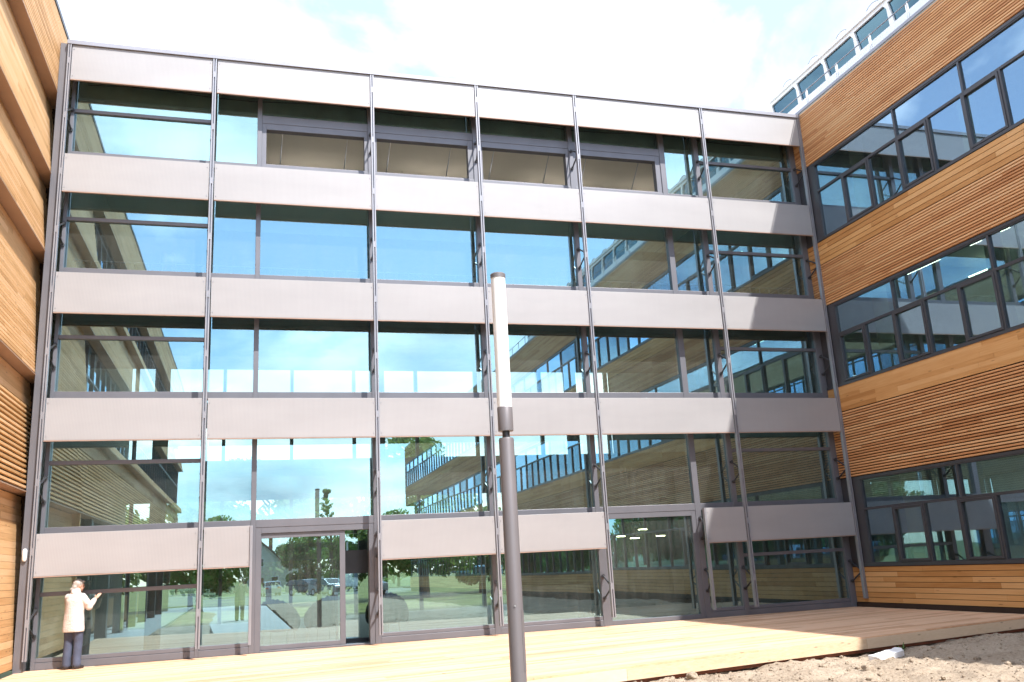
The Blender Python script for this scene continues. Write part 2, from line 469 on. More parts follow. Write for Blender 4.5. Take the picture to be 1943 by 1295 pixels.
pl.build('deck_planks', M_DECK, deck, kind='stuff')
def deck_strip(name, mat, w0, w1, z0, z1, xa=-4.02, xb=14.44):
    a = (xa - 14.0) / ca; b = (xb - 14.0) / ca
    P = [D0 + U * s + V * t for s, t in ((a, w0), (b, w0), (b, w1), (a, w1))]
    return MB().hexa([(p.x, p.y, z0) for p in P] + [(p.x, p.y, z1) for p in P]).build(name, mat, deck)
xa = -4.02
for i, xb in enumerate((0.6, 5.1, 9.75, 14.44)):
    deck_strip('fascia_board', M_FASCIA, -0.034, -0.004, -0.185, -0.03, xa, xb - 0.005); xa = xb
deck_strip('support_beam', M_REDOX, 0.02, 0.1, -0.24, -0.19)
MB().box(-4.02, 14.44, -4.9, -0.1, -0.5, -0.06).build('deck_underside', M_DARKIN, deck)
for x in [i * 1.2 - 3.6 for i in range(15)]:
    y = edge_y(x) + 0.35
    MB().box(x - 0.05, x + 0.05, y, y + 0.1, -0.6, -0.2).build('deck_post', M_DARKIN, deck)

# ------------------------------------------------------------------ glass facade building
D = 0.486
XW, XL = 14.472, -4.05
FZ = [(12.117, 12.96), (9.514, 10.385), (6.87, 7.747), (4.261, 5.121), (1.686, 2.497)]
PX = [(-3.80, -0.897), (-0.785, 2.667), (2.752, 5.225), (5.32, 7.81), (7.89, 11.378), (11.484, 14.388)]
gb = thing('glass_building', 'four storey glass facade with pale perforated sunshade bands between the two timber wings', 'building')

TR = [0.0, 2.585, 5.29, 7.94, 10.6, 12.98]       # storey lines: top of the transoms
MUL = [(-3.79, 0.075), (-0.88, 0.07), (0.163, 0.105), (2.715, 0.125), (5.31, 0.14), (7.825, 0.115), (10.40, 0.15), (11.42, 0.13), (14.40, 0.18)]
for i, (x, w) in enumerate(MUL):
    z1 = 12.98
    MB().box(x - w / 2, x + w / 2, -0.075, 0.16, 0.0, z1).build('mullion', M_FRAME, gb, bevel=0.006)
# storey transoms between the mullions, and the base rail
for k in range(1, 5):
    for i in range(len(MUL) - 1):
        x0 = MUL[i][0] + MUL[i][1] / 2; x1 = MUL[i + 1][0] - MUL[i + 1][1] / 2
        MB().box(x0, x1, -0.068, 0.12, TR[k] - 0.11, TR[k] + 0.05).build('transom', M_FRAME, gb, bevel=0.005)
BASE_CELLS = [0, 1, 3, 4, 6, 7]
for i in range(len(MUL) - 1):
    x0 = MUL[i][0] + MUL[i][1] / 2; x1 = MUL[i + 1][0] - MUL[i + 1][1] / 2
    if i in BASE_CELLS:
        MB().box(x0, x1, -0.07, 0.1, 0.0, 0.13).box(x0, x1, -0.055, 0.1, 0.135, 0.21).build('base_rail', M_FRAME, gb, bevel=0.005)
# light transoms in the end bays
LT = [1.375, 3.893, 6.49, 9.095, 11.63]
for i in (0, 7):
    x0 = MUL[i][0] + MUL[i][1] / 2; x1 = MUL[i + 1][0] - MUL[i + 1][1] / 2
    for z in LT:
        MB().box(x0, x1, -0.055, 0.1, z - 0.04, z + 0.04).build('transom', M_FRAME, gb, bevel=0.005)
def pane(x0, x1, z0, z1, y=0.0, mat=None, parent=None, tilt=True):
    # a double glazed unit, set by hand, so never perfectly in line with its neighbour
    a = random.uniform(-1, 1) * 0.0028 if tilt else 0
    b = random.uniform(-1, 1) * 0.0028 if tilt else 0
    xm, zm = (x0 + x1) / 2, (z0 + z1) / 2
    def yy(x, z): return y + (x - xm) * a + (z - zm) * b
    t = 0.026
    return coat_front(MB().hexa([(x0, yy(x0, z0), z0), (x1, yy(x1, z0), z0), (x1, yy(x1, z0) + t, z0), (x0, yy(x0, z0) + t, z0),
                      (x0, yy(x0, z1), z1), (x1, yy(x1, z1), z1), (x1, yy(x1, z1) + t, z1), (x0, yy(x0, z1) + t, z1)]).build('pane', mat or M_GLASS, parent or gb), 2)
OPEN_T = 11.80     # the transom over the opening lights of the top storey
for k in range(5):
    for i in range(len(MUL) - 1):
        x0 = MUL[i][0] + MUL[i][1] / 2; x1 = MUL[i + 1][0] - MUL[i + 1][1] / 2
        z0 = TR[k] + (0.21 if k == 0 else 0.05); z1 = TR[k + 1] - 0.11 if k < 4 else 12.9
        if k == 0 and i in (2, 5): continue
        if i in (0, 7):
            pane(x0, x1, z0, LT[k] - 0.04); pane(x0, x1, LT[k] + 0.04, z1)
        elif k == 4 and i in (2, 3, 4, 5):
            MB().box(x0, x1, -0.06, 0.11, 11.70, 11.90).build('transom', M_CAP if False else M_FRAME, gb, bevel=0.005)
            pane(x0, x1, 11.90, z1)
            # opening light: outer frame, and the sash folded down into the room on two stays
            fr = MB()
            L, Rr = (0.1, 0.085) if i != 5 else (0.085, 0.14)
            if i == 3: L, Rr = 0.085, 0.13
            fr.box(x0, x0 + L, -0.05, 0.13, 10.6, 11.70).box(x1 - Rr, x1, -0.05, 0.13, 10.6, 11.70)
            fr.box(x0 + L, x1 - Rr, -0.05, 0.13, 11.55, 11.70).box(x0 + L, x1 - Rr, -0.05, 0.13, 10.6, 10.68)
            w_ = fr.build('opening_window', M_FRAME, gb, bevel=0.004)
            sx0, sx1 = x0 + L + 0.02, x1 - Rr - 0.02
            s_ = MB()
            s_.box(sx0, sx1, 0.15, 0.23, 10.66, 10.72).box(sx0, sx1, 0.95, 1.03, 10.68, 10.76)
            s_.box(sx0, sx0 + 0.07, 0.23, 0.95, 10.68, 10.74).box(sx1 - 0.07, sx1, 0.23, 0.95, 10.68, 10.74)
            s_.build('sash', M_FRAME, w_)
            for xx in (sx0 + 0.35, sx1 - 0.35):
                MB().tube([(xx, 0.16, 11.6), (xx - 0.05, 0.9, 10.75)], 0.013, 6).build('stay', M_BRIGHT, w_)
        else:
            pane(x0, x1, z0, z1)

# doors
def door_frame(x0, x1, z1, name='door'):
    b = MB().box(x0, x0 + 0.11, -0.06, 0.16, 0, z1).box(x1 - 0.11, x1, -0.06, 0.16, 0, z1).box(x0 + 0.11, x1 - 0.11, -0.06, 0.16, z1 - 0.12, z1)
    return b
x0 = MUL[2][0] + MUL[2][1] / 2; x1 = MUL[3][0] - MUL[3][1] / 2
d1 = door_frame(x0, x1, 2.473).box(x0 + 0.11, x1 - 0.11, -0.07, 0.16, 0, 0.035).build('sliding_door', M_FRAME, gb, bevel=0.004)
lx0, lx1 = x0 + 0.04, 2.045
MB().box(lx0, lx0 + 0.08, -0.02, 0.05, 0.04, 2.35).box(lx1 - 0.115, lx1, -0.02, 0.05, 0.04, 2.35).box(lx0 + 0.08, lx1 - 0.115, -0.02, 0.05, 2.25, 2.35).box(lx0 + 0.08, lx1 - 0.115, -0.02, 0.05, 0.04, 0.13).build('door_leaf', M_FRAME, d1, bevel=0.004)
pane(lx0 + 0.08, lx1 - 0.115, 0.13, 2.25, 0.003, parent=d1)
vs = MB().box(1.93, 1.99, 0.92, 1.0, 0, 2.5).box(2.67, 2.73, 0.92, 1.0, 0, 2.5).box(1.99, 2.67, 0.92, 1.0, 2.42, 2.5).box(1.99, 2.67, 0.92, 1.0, 0, 0.08).box(1.99, 2.67, 0.90, 1.0, 1.45, 1.95).build('vestibule_screen', M_STEEL, gb)
pane(1.99, 2.67, 0.08, 1.45, 0.95, parent=vs); pane(1.99, 2.67, 1.95, 2.42, 0.95, parent=vs)
x0 = MUL[5][0] + MUL[5][1] / 2; x1 = MUL[6][0] - MUL[6][1] / 2
d2 = door_frame(x0, x1, 2.473).box(x0 + 0.11, x1 - 0.11, -0.06, 0.16, 0, 0.1).build('glazed_door', M_FRAME, gb, bevel=0.004)
pane(x0 + 0.11, x1 - 0.11, 0.1, 2.353, 0.0, parent=d2)

# sunshade panels
def sun_panel(x0, x1, z0, z1):
    o = MB().box(x0, x1, -D - 0.018, -D + 0.018, z0 + 0.022, z1).build('sunshade_panel', M_PANEL, gb, bevel=0.004)
    MB().box(x0, x1, -D - 0.024, -D + 0.03, z0, z0 + 0.02).build('edge_trim', M_COPPER, o)
    fx = MB()
    for zz in (z0 + 0.1, z1 - 0.1):
        for xx in (x0 + 0.04, x1 - 0.04): fx.tube([(xx, -D - 0.018, zz), (xx, -D - 0.026, zz)], 0.011, 8)
    fx.build('fixing_bolts', M_RAIL, o)
    MB().box(x0 + 0.02, x1 - 0.02, -D + 0.02, -D + 0.06, z0 + 0.03, z1 - 0.02).build('panel_back', M_PBACK, o)
for k, (z0, z1) in enumerate(FZ):
    for i, (x0, x1) in enumerate(PX):
        if k == 4:
            if i == 1: x1 = 0.10
            if i == 4: x0 = 10.365
        sun_panel(x0, x1, z0, z1)
# guide rails: a pair of flats with a slot between, front of every seam
RAILS = [-3.845, -0.841, 2.709, 5.272, 7.85, 11.431, 14.43]
def guide_rail(x, z0, z1, w=0.078):
    b = MB().box(x - w / 2, x - w / 2 + 0.026, -D - 0.05, -D + 0.05, z0, z1).box(x + w / 2 - 0.026, x + w / 2, -D - 0.05, -D + 0.05, z0, z1)
    b.box(x - w / 2 + 0.026, x + w / 2 - 0.026, -D + 0.0, -D + 0.03, z0 + 0.01, z1 - 0.01)
    z = z0 + 0.6
    while z < z1 - 0.3:
        b.box(x - w / 2 + 0.026, x + w / 2 - 0.026, -D - 0.045, -D, z, z + 0.14); z += 1.3
    return b.build('guide_rail', M_RAIL, gb)
for x in RAILS: guide_rail(x, 0.2, 12.962, 0.07 if x in (RAILS[0], RAILS[-1]) else 0.078)
guide_rail(10.335, 0.2, 2.5, 0.05); guide_rail(0.125, 0.2, 2.5, 0.05)
# bracket arms, in pairs that close on the rail
def vee(x, xm, zc):
    for s in (1, -1):
        MB().tube([(xm, -0.06, zc + 0.24 * s), (xm, -0.13, zc + 0.23 * s), (x, -D + 0.07, zc + 0.05 * s), (x, -D + 0.03, zc + 0.035 * s)], 0.020, 6).build('bracket_arm', M_STEEL, gb)
        MB().tube([(xm, -0.075, zc + 0.24 * s), (xm, -0.115, zc + 0.24 * s)], 0.042, 8).build('bracket_foot', M_STEEL, gb)
rm = list(zip(RAILS, [MUL[0][0], MUL[1][0], MUL[3][0], MUL[4][0], MUL[5][0], MUL[7][0], MUL[8][0]]))
for k in range(5):
    for x, xm in rm:
        vee(x, xm, TR[k] + (0.85 if k == 0 else 0.78)); vee(x, xm, TR[k] + 2.02)
vee(10.335, 10.42, 0.85); vee(10.335, 10.42, 2.05)
# end posts against the wings, parapet cap, roof
MB().box(-4.045, -3.905, -0.44, -0.02, 0, 13.02).build('end_post', M_FRAME, gb)
for z in (1.2, 3.4, 4.7, 6.0, 7.3, 8.6, 10.0, 11.3, 12.5):
    MB().tube([(-3.9, -0.42, z), (-3.86, -0.42, z)], 0.035, 8).build('post_bolt', M_BRIGHT, gb)
MB().box(-3.90, 14.47, -D - 0.06, 0.2, 12.966, 13.06).build('parapet_cap', M_CAP, gb)
MB().box(-4.04, 14.47, 0.2, 14.3, 12.95, 13.2).build('roof', M_CONC, gb)
# interior: floors, ceiling, beams, rear glazing
MB().box(-4.0, 14.44, 0.17, 14.2, -0.3, 0.0).build('lobby_floor', M_INFLOOR, gb)
MB().box(-4.0, 14.44, 1.0, 14.2, 12.2, 12.45).build('ceiling', M_CEIL, gb)
MB().box(-4.0, 14.44, 0.42, 0.98, 12.2, 12.94).build('roof_beam', M_BEAM, gb)
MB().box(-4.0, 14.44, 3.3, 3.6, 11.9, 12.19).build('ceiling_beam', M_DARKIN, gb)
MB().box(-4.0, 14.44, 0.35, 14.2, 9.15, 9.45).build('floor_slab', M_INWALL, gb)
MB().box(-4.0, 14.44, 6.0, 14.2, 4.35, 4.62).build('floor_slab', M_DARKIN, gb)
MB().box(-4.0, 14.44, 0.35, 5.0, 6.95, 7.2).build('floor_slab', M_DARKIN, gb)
for k in range(5):
    y = 0.36 + 0.02 * k
    pts = [(x * 0.9 - 3.6, 0.40 - 0.012 * (k % 2), 12.52 + 0.07 * k + 0.05 * math.sin(x * 1.3 + k * 2.1)) for x in range(0, 20)]
    MB().tube(pts, 0.011, 5).build('cable', M_MEMBRANE, gb)
for k in range(62):
    x = -3.6 + k * 0.29
    MB().box(x - 0.009, x + 0.009, 0.50, 0.52, 7.2, 8.33).build('baluster', M_CAP, gb)
MB().box(-3.7, 14.3, 0.49, 0.53, 8.33, 8.36).build('handrail', M_CAP, gb)
YB = 14.2
for k, (z0, z1) in enumerate([(12.0, 12.95), (9.3, 10.35), (6.85, 7.75), (4.2, 5.12), (2.0, 2.6)]):
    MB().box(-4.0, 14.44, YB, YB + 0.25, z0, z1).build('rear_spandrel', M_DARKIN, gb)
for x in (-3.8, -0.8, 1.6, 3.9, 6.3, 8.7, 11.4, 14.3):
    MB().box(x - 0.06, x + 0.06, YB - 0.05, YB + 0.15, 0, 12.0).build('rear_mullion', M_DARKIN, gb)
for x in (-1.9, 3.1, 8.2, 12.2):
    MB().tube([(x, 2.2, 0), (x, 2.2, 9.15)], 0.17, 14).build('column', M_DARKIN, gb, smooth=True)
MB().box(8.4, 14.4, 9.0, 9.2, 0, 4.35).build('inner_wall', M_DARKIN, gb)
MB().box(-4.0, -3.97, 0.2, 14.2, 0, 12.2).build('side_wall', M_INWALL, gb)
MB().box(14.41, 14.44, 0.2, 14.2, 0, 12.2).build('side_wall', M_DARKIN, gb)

# ------------------------------------------------------------------ timber wings
def slat_run(parent, x_face, depth, y0, y1, z, h, name, mat, meshes, lo=2.6, hi=4.4, ymin_joint=None):
    """one course of battens: pieces with butt joints, unit mesh shared and stretched along y"""
    y = y1
    first = True
    while y > y0 + 0.01:
        L = random.uniform(lo, hi)
        if first: L *= random.uniform(0.35, 1.0); first = False
        ya = max(y0, y - L)
        if ya - y0 < 0.5: ya = y0
        o = bpy.data.objects.new(name, meshes); COL.objects.link(o); o.parent = parent
        o.matrix_parent_inverse = Matrix.Translation(-parent_origin(parent))
        o.location = (x_face, (y + ya) / 2, z + h / 2); o.scale = (1, (y - ya - 0.004), 1)
        y = ya
def unit(name, depth, h, mat, sgn, chamfer=0.0):
    # unit length along y, outer face at x=0, body towards sgn
    a, b = (0, depth * sgn)
    m = MB()
    x0, x1 = min(a, b), max(a, b)
    if chamfer:
        c = chamfer
        o, i = (0, depth * sgn)
        pts = [(o, -0.5, -h / 2 + c), (o, -0.5, h / 2 - c * 0.4), (i, -0.5, h / 2), (i, -0.5, -h / 2)]
        m.prism(pts, (0, 1, 0))
    else:
        m.box(x0, x1, -0.5, 0.5, -h / 2, h / 2)
    return m.mesh(name, mat)

# ---- right wing
rw = thing('timber_wing', 'timber clad wing on the right with three ribbon window bands and a glazed roof storey', 'building', (XW, -20, 0))
Y0, Y1, YF = -10.0, 0.30, -66.0
HEAD = [11.48, 7.55, 3.09]; SILL = [9.34, 5.43, 0.985]; TRZ = [10.68, 6.73, 2.31]
for z0, z1 in ((HEAD[0], 13.1), (HEAD[1], SILL[0]), (HEAD[2], SILL[1]), (-0.3, SILL[2])):
    MB().box(XW + 0.05, XW + 0.3, YF if z0 > 3.5 else YF + 4, 14, z0 + 0.01, z1 - 0.03).build('wall', M_MEMBRANE, rw)
me_slat = unit('slat', 0.042, 0.046, M_SLAT, 1, 0.006)
me_board = unit('board', 0.024, 0.1075, M_BOARD, 1)
slats = []; boards = []
def courses(z0, z1, pitch):
    n = int(round((z1 - z0) / pitch)); return [z0 + (z1 - z0) * i / n for i in range(n)]
SLZ = courses(HEAD[0] + 0.03, 13.06, 0.0655) + courses(HEAD[1] + 0.03, 8.69, 0.0655) + courses(HEAD[2] + 0.03, 4.765, 0.0655)
BDZ = courses(8.695, SILL[0] - 0.035, 0.111) + courses(4.77, SILL[1] - 0.035, 0.111) + courses(0.115, SILL[2] - 0.04, 0.111)
for z in SLZ: slat_run(rw, XW, 0.04, Y0, Y1, z, 0.046, 'slat', M_SLAT, me_slat, 3.2, 5.2)
for z in BDZ: slat_run(rw, XW + 0.004, 0.02, Y0, Y1, z, 0.1075, 'board', M_BOARD, me_board, 2.4, 4.2)
far = MB(); farb = MB()
for zs, h, d, m_, dst in ((SLZ, 0.046, 0.04, None, far), (BDZ, 0.106, 0.024, None, farb)):
    for z in zs:
        y = Y0
        yend = YF if z > 7 else YF + 4
        while y > yend:
            L = random.uniform(3, 5); ya = max(yend, y - L)
            dst.box(XW, XW + d, ya, y - 0.004, z, z + h); y = ya
far.build('distant_slats', M_SLAT, rw, kind='stuff'); farb.build('distant_boards', M_BOARD, rw, kind='stuff')
# far gable and underside of the wing
MB().box(XW + 0.05, 30, YF - 0.2, YF, 7.55, 13.1).build('gable_wall', M_BOARD, rw)
MB().box(XW + 0.02, 30, YF - 0.2, 14, 12.9, 13.12).build('roof', M_CONC, rw)
MB().box(XW - 0.02, XW + 0.5, YF, 0.3, 0.0, 0.1).build('base_flashing', M_MEMBRANE, rw)

def window_unit(parent, y0, y1, z0, z1, opening, xg, sgn, mats, name='window'):
    """window frame with its pane; an opening one has a sash of its own. sgn = direction into the building"""
    fm, gm = mats
    def bx(m, a, b, c, d, e, f): m.box(min(xg + a * sgn, xg + b * sgn), max(xg + a * sgn, xg + b * sgn), c, d, e, f)
    m = MB(); w = 0.028
    bx(m, 0, 0.10, y0, y0 + w, z0, z1); bx(m, 0, 0.10, y1 - w, y1, z0, z1)
    bx(m, 0.002, 0.10, y0 + w, y1 - w, z0, z0 + w); bx(m, 0.002, 0.10, y0 + w, y1 - w, z1 - w, z1)
    o = m.build(name, fm, parent)
    if opening:
        s = MB(); v = 0.055
        a0, a1, c0, c1 = y0 + w + 0.003, y1 - w - 0.003, z0 + w + 0.003, z1 - w - 0.003
        bx(s, -0.018, 0.07, a0, a0 + v, c0, c1); bx(s, -0.018, 0.07, a1 - v, a1, c0, c1)
        bx(s, -0.016, 0.07, a0 + v, a1 - v, c0, c0 + v); bx(s, -0.016, 0.07, a0 + v, a1 - v, c1 - v, c1)
        s.build('sash', fm, o, bevel=0.004)
        y0, y1, z0, z1 = a0 + v - w, a1 - v + w, c0 + v - w, c1 - v + w
    a = random.uniform(-1, 1) * 0.002; b = random.uniform(-1, 1) * 0.002
    g = MB(); ya, yb, za_, zb = y0 + w, y1 - w, z0 + w, z1 - w
    xx = lambda y, z: xg + 0.045 * sgn + (y - ya) * a + (z - za_) * b
    t = 0.024 * sgn
    gp = g.hexa([(xx(ya, za_), ya, za_), (xx(ya, za_) + t, ya, za_), (xx(yb, za_) + t, yb, za_), (xx(yb, za_), yb, za_),
            (xx(ya, zb), ya, zb), (xx(ya, zb) + t, ya, zb), (xx(yb, zb) + t, yb, zb), (xx(yb, zb), yb, zb)]).build('pane', gm, o)
    coat_front(gp, 5)
    return o
XG = XW + 0.03
def ribbon(k, low, up, first_open):
    zs, zt, zh = SILL[k], TRZ[k], HEAD[k]
    MB().box(XW - 0.012, XG + 0.12, Y0, Y1, zs - 0.035, zs + 0.03).build('sill', M_WRAIL, rw)
    MB().box(XW + 0.02, XG + 0.12, Y0, Y1, zh - 0.05, zh + 0.01).build('window_head', M_WRAIL, rw)
    MB().box(XG - 0.004, XG + 0.1, low[0], Y1, zs + 0.03, zh - 0.05).build('corner_panel', M_WRAIL, rw)
    for i in range(len(low) - 1):
        window_unit(rw, low[i + 1], low[i], zs + 0.03, zt, (i % 2 == 0) == first_open, XG, 1, (M_WRAIL, M_WGLASS))
    for i in range(len(up) - 1):
        window_unit(rw, up[i + 1], up[i], zt + 0.002, zh - 0.05, False, XG, 1, (M_WRAIL, M_WGLASS))
lo = [-0.78 - 1.03 * i for i in range(10)]
ribbon(0, lo, [-0.78, -3.9, -6.0, -8.0, -10.05], False)
ribbon(1, lo, [-0.78, -2.95, -5.9, -8.0, -10.05], True)
ribbon(2, lo, [-0.78, -4.0, -6.0, -8.0, -10.05], False)
# the same ribbon windows further along the wing
dfr = MB(); dgl = MB()
for k in range(3):
    zs, zt, zh = SILL[k], TRZ[k], HEAD[k]
    ye = YF if k == 0 else YF + 4
    dfr.box(XW - 0.01, XG + 0.1, ye, Y0, zs - 0.035, zs + 0.06); dfr.box(XG, XG + 0.1, ye, Y0, zh - 0.08, zh + 0.01)
    dfr.box(XG + 0.002, XG + 0.1, ye, Y0, zt - 0.03, zt + 0.03)
    y = lo[-1] - 1.03; j = 0
    while y > ye:
        dfr.box(XG + 0.001, XG + 0.1, y - 0.035, y + 0.035, zs + 0.06, zt - 0.03)
        if j % 2: dfr.box(XG + 0.001, XG + 0.1, y - 0.035, y + 0.035, zt + 0.03, zh - 0.08)
        y -= 1.03; j += 1
    for yy in frange(ye, Y0, 2.06)[:-1]:
        a = random.uniform(-0.004, 0.004); y2 = yy + 2.0
        for z0, z1 in ((zs + 0.06, zt - 0.03), (zt + 0.03, zh - 0.08)):
            dgl.poly([(XG + 0.05, yy, z0), (XG + 0.05 + a, y2, z0), (XG + 0.05 + a, y2, z1), (XG + 0.05, yy, z1)])
dfr.build('distant_window_frames', M_WRAIL, rw, kind='stuff'); dgl.build('distant_window_panes', M_WGLASS, rw, kind='stuff')
# rooms behind the windows
for z0, z1 in ((12.0, 12.85), (8.7, 9.1), (4.3, 5.0), (-0.3, 0.3)):
    MB().box(XW + 0.31, 24, YF + 4, 14, z0, z1).build('floor_slab', M_INWALL, rw)
MB().box(20.5, 20.7, YF + 4, 14, 0.3, 12.0).build('corridor_wall', M_INWALL, rw)
for z0, z1 in ((9.1, 12.0), (5.0, 8.7), (0.3, 4.3)):
    for y in (-1.35, -5.1, -8.9, -14, -20, -26, -32, -38):
        MB().tube([(XW + 1.0, y, z0), (XW + 1.0, y, z1)], 0.19, 16).build('column', M_PALECOL, rw, smooth=True)
    for y in (2.5, -7.1, -17.0, -29.0, -45):
        MB().box(XW + 0.9, 20.5, y - 0.06, y + 0.06, z0, z1).build('partition', M_INWALL, rw)
M_TUBE = emit('fluorescent_tube', (0.93, 1.0, 0.86), 5.0)
for z, ys_ in ((8.35, (-1.7, -3.9, -5.9, -8.4)), (11.75, (-7.2,)), (3.98, (-4.2, -8.6))):
    for y in ys_:
        for xo in (2.2, 4.2):
            MB().box(XW + xo, XW + xo + 0.03, y - 0.6, y + 0.6, z - 0.025, z).build('light_tube', M_TUBE, rw)

# roof storey: white cornice, glazed pavilion with round cornered openings, barrel rooflights, railing
MB().box(XW + 0.0, XW + 0.62, YF, 0.35, 13.1, 13.18).box(XW + 0.10, XW + 0.62, YF, 0.35, 13.18, 13.24).build('cornice', M_CAP, rw)
pav = thing('roof_pavilion', 'white roof storey with a row of teal round cornered windows above the right timber wing', 'pavilion', (15.2, -20, 13.2))
XP = 15.15; MOD = 1.315; PZ0, PZ1 = 13.2, 14.66
npav = 22; yp0 = 1.62
wall = MB(); 
def rr(y0, y1, z0, z1):
    # opening outline, seen from the courtyard: square at the low corners, chamfered at one high corner
    c = 0.13
    return [(y1 - 0.19, z0), (y1, z1 - 0.0), (y1 - 0.02, z1), (y0 + c, z1), (y0 + 0.02, z1 - c), (y0, z0 + 0.02), (y0 + 0.02, z0)]
for i in range(npav):
    ya = yp0 - MOD * i; yb = ya - MOD
    o1, o0 = ya - 0.03, yb + 0.035
    # pieces round the opening
    wall.box(XP, XP + 0.12, yb, ya, PZ0, 13.93); wall.box(XP, XP + 0.12, yb, ya, 14.56, PZ1)
    z0, z1 = 13.93, 14.56
    # near jamb (slanted), far jamb (chamfered)
    wall.prism([(XP, ya, z0), (XP, ya, z1), (XP, o1, z1), (XP, o1 - 0.13, z0)], (0.12, 0, 0))
    wall.prism([(XP, yb, z0), (XP, o0 - 0.02, z0), (XP, o0, z1 - 0.14), (XP, o0 + 0.10, z1), (XP, yb, z1)], (0.12, 0, 0))
wall.box(XP - 0.05, XP + 3.0, yp0 - MOD * npav, yp0 + 0.02, PZ1, PZ1 + 0.1)
wall.box(XP, XP + 3.0, yp0, yp0 + 0.1, PZ0, PZ1)
wall.build('cladding', M_WHITE, pav)
for i in range(npav):
    ya = yp0 - MOD * i; yb = ya - MOD
    MB().box(XP + 0.05, XP + 0.07, yb + 0.03, ya - 0.03, 13.93, 14.56).build('pane', M_TEAL, pav)
MB().box(XP + 2.2, XP + 2.3, yp0 - MOD * npav, yp0, PZ0, PZ1).build('inner_wall', plain('teal_dark', (0.10, 0.22, 0.28), 0.6), pav)
for i in range(npav // 1 - 2):
    yc = yp0 - MOD * (i + 0.35)
    if i % 1 == 0:
        pts = [(XP + 0.35, yc + 0.42 * math.cos(a), PZ1 + 0.1 + 0.43 * math.sin(a)) for a in [math.pi * k / 10 for k in range(11)]]
        b = MB(); b.prism(pts, (2.0, 0, 0)); b.build('barrel_rooflight', M_WHITE, pav, smooth=False)
        MB().tube(pts, 0.014, 5).build('rooflight_rim', M_CAP, pav)
rl = thing('roof_railing', 'thin metal railing along the roof edge of the right timber wing', 'railing', (XW + 0.3, -14, 13.24))
XR = XW + 0.16
for i in range(24):
    y = 0.56 - 1.335 * i
    b = MB().box(XR - 0.012, XR + 0.012, y - 0.045, y - 0.015, 13.24, 13.72).box(XR - 0.008, XR + 0.008, y + 0.02, y + 0.03, 13.24, 13.70)
    b.build('post', M_WHITE, rl)
MB().tube([(XR, 0.7, 13.70), (XR, -31, 13.70)], 0.016, 6).build('top_rail', M_CAP, rl)

# ---- left wing: bands that step out over each other like shingles
lw = thing('timber_wing', 'timber clad wing on the left with overlapping bands and brown soffits lit by the sun', 'building', (XL, -16, 0))
BANDS = [(11.85, 13.53), (9.95, 11.85), (8.22, 9.95), (5.62, 8.22), (3.32, 5.62), (0.06, 3.32)]
LY0, LY1, LYF = -6.0, 0.42, -42.0
STEP = 0.25
seg = {0: 'slat', 1: 'board', 2: 'mix', 3: 'slat', 4: 'slat', 5: 'board'}
me_lslat = unit('slat', 0.03, 0.062, M_LSLAT, -1, 0.006)
me_lslatw = unit('slat', 0.045, 0.052, M_LSLAT, -1, 0.006)
me_lboard = unit('board', 0.024, 0.122, M_LSLAT, -1)
farl = MB()
WINB = {1: (9.98, 11.6), 2: None, 3: (5.7, 7.95)}
for bi, (z0, z1) in enumerate(BANDS):
    top_off = 0.0 if bi == 0 else STEP
    def xface(z): return XL - top_off * (z - z0) / (z1 - z0)
    # backing
    for ya, yb in ((LY0, LY1 + 0.0),):
        MB().hexa([(XL - 0.6, ya, z0), (XL - 0.05, ya, z0), (XL - 0.05, yb, z0), (XL - 0.6, yb, z0),
                   (XL - 0.6, ya, z1), (xface(z1) - 0.05, ya, z1), (xface(z1) - 0.05, yb, z1), (XL - 0.6, yb, z1)]).build('wall', M_MEMBRANE, lw)
    if bi < 5:
        MB().box(XL - STEP - 0.06, XL + 0.012, LYF, LY1, z0 - 0.022, z0 + 0.002).build('soffit', M_SOFFIT, lw)
    kind = seg[bi]
    if kind == 'mix':
        zc = [(z, 0.077, me_lslatw, 'slat') for z in courses(z0 + 0.03, z0 + 0.85, 0.077)] + [(z, 0.126, me_lboard, 'board') for z in courses(z0 + 0.85, z1 - 0.03, 0.126)]
    elif kind == 'slat':
        p_ = 0.105 if bi == 4 else 0.076
        ms = me_lslatw if bi == 4 else me_lslat
        zc = [(z, p_, ms, 'slat') for z in courses(z0 + 0.03, z1 - 0.03 - (0.5 if bi in (3, 4) else 0), p_)]
        if bi in (3, 4): zc += [(z, 0.126, me_lboard, 'board') for z in courses(z1 - 0.53, z1 - 0.03, 0.126)]
    else:
        zc = [(z, 0.126, me_lboard, 'board') for z in courses(z0 + 0.03, z1 - 0.03, 0.126)]
    for z, p_, ms, nm in zc:
        slat_run(lw, xface(z + 0.03), 0.03, LY0, LY1, z, p_ * 0.85, nm, M_LSLAT, ms, 3.4, 7.0)
    # further along: windows or the same cladding
    for z, p_, ms, nm in zc:
        h = {me_lslat: 0.062, me_lslatw: 0.052, me_lboard: 0.122}[ms]
        if bi in (1, 3): 
            if z > z0 + 0.25: continue
        if bi == 5: continue
        x = xface(z + 0.03); y = LY0
        while y > LYF:
            ya = max(LYF, y - random.uniform(3, 5))
            farl.box(x - 0.03, x, ya, y - 0.004, z, z + h); y = ya
farl.build('distant_cladding', M_LSLAT, lw, kind='stuff')
for z0, z1 in ((11.85, 13.53), (8.22, 9.95 + 0.25), (3.32, 5.62 + 0.25)):
    MB().box(XL - 0.6, XL - STEP - 0.06, LYF, LY0 - 0.01, z0, z1).build('wall', M_MEMBRANE, lw)
MB().box(XL - 12, XL - 0.02, LYF - 0.2, LY1, 13.3, 13.56).build('roof', M_CONC, lw)
MB().box(XL - 12, XL + 0.02, LYF, LY1, 13.5, 13.6).build('roof_edge', M_WRAIL, lw)
MB().box(XL - 12, XL - 0.3, LYF - 0.15, LYF - 0.01, 3.3, 13.5).build('gable_wall', M_LSLAT, lw)
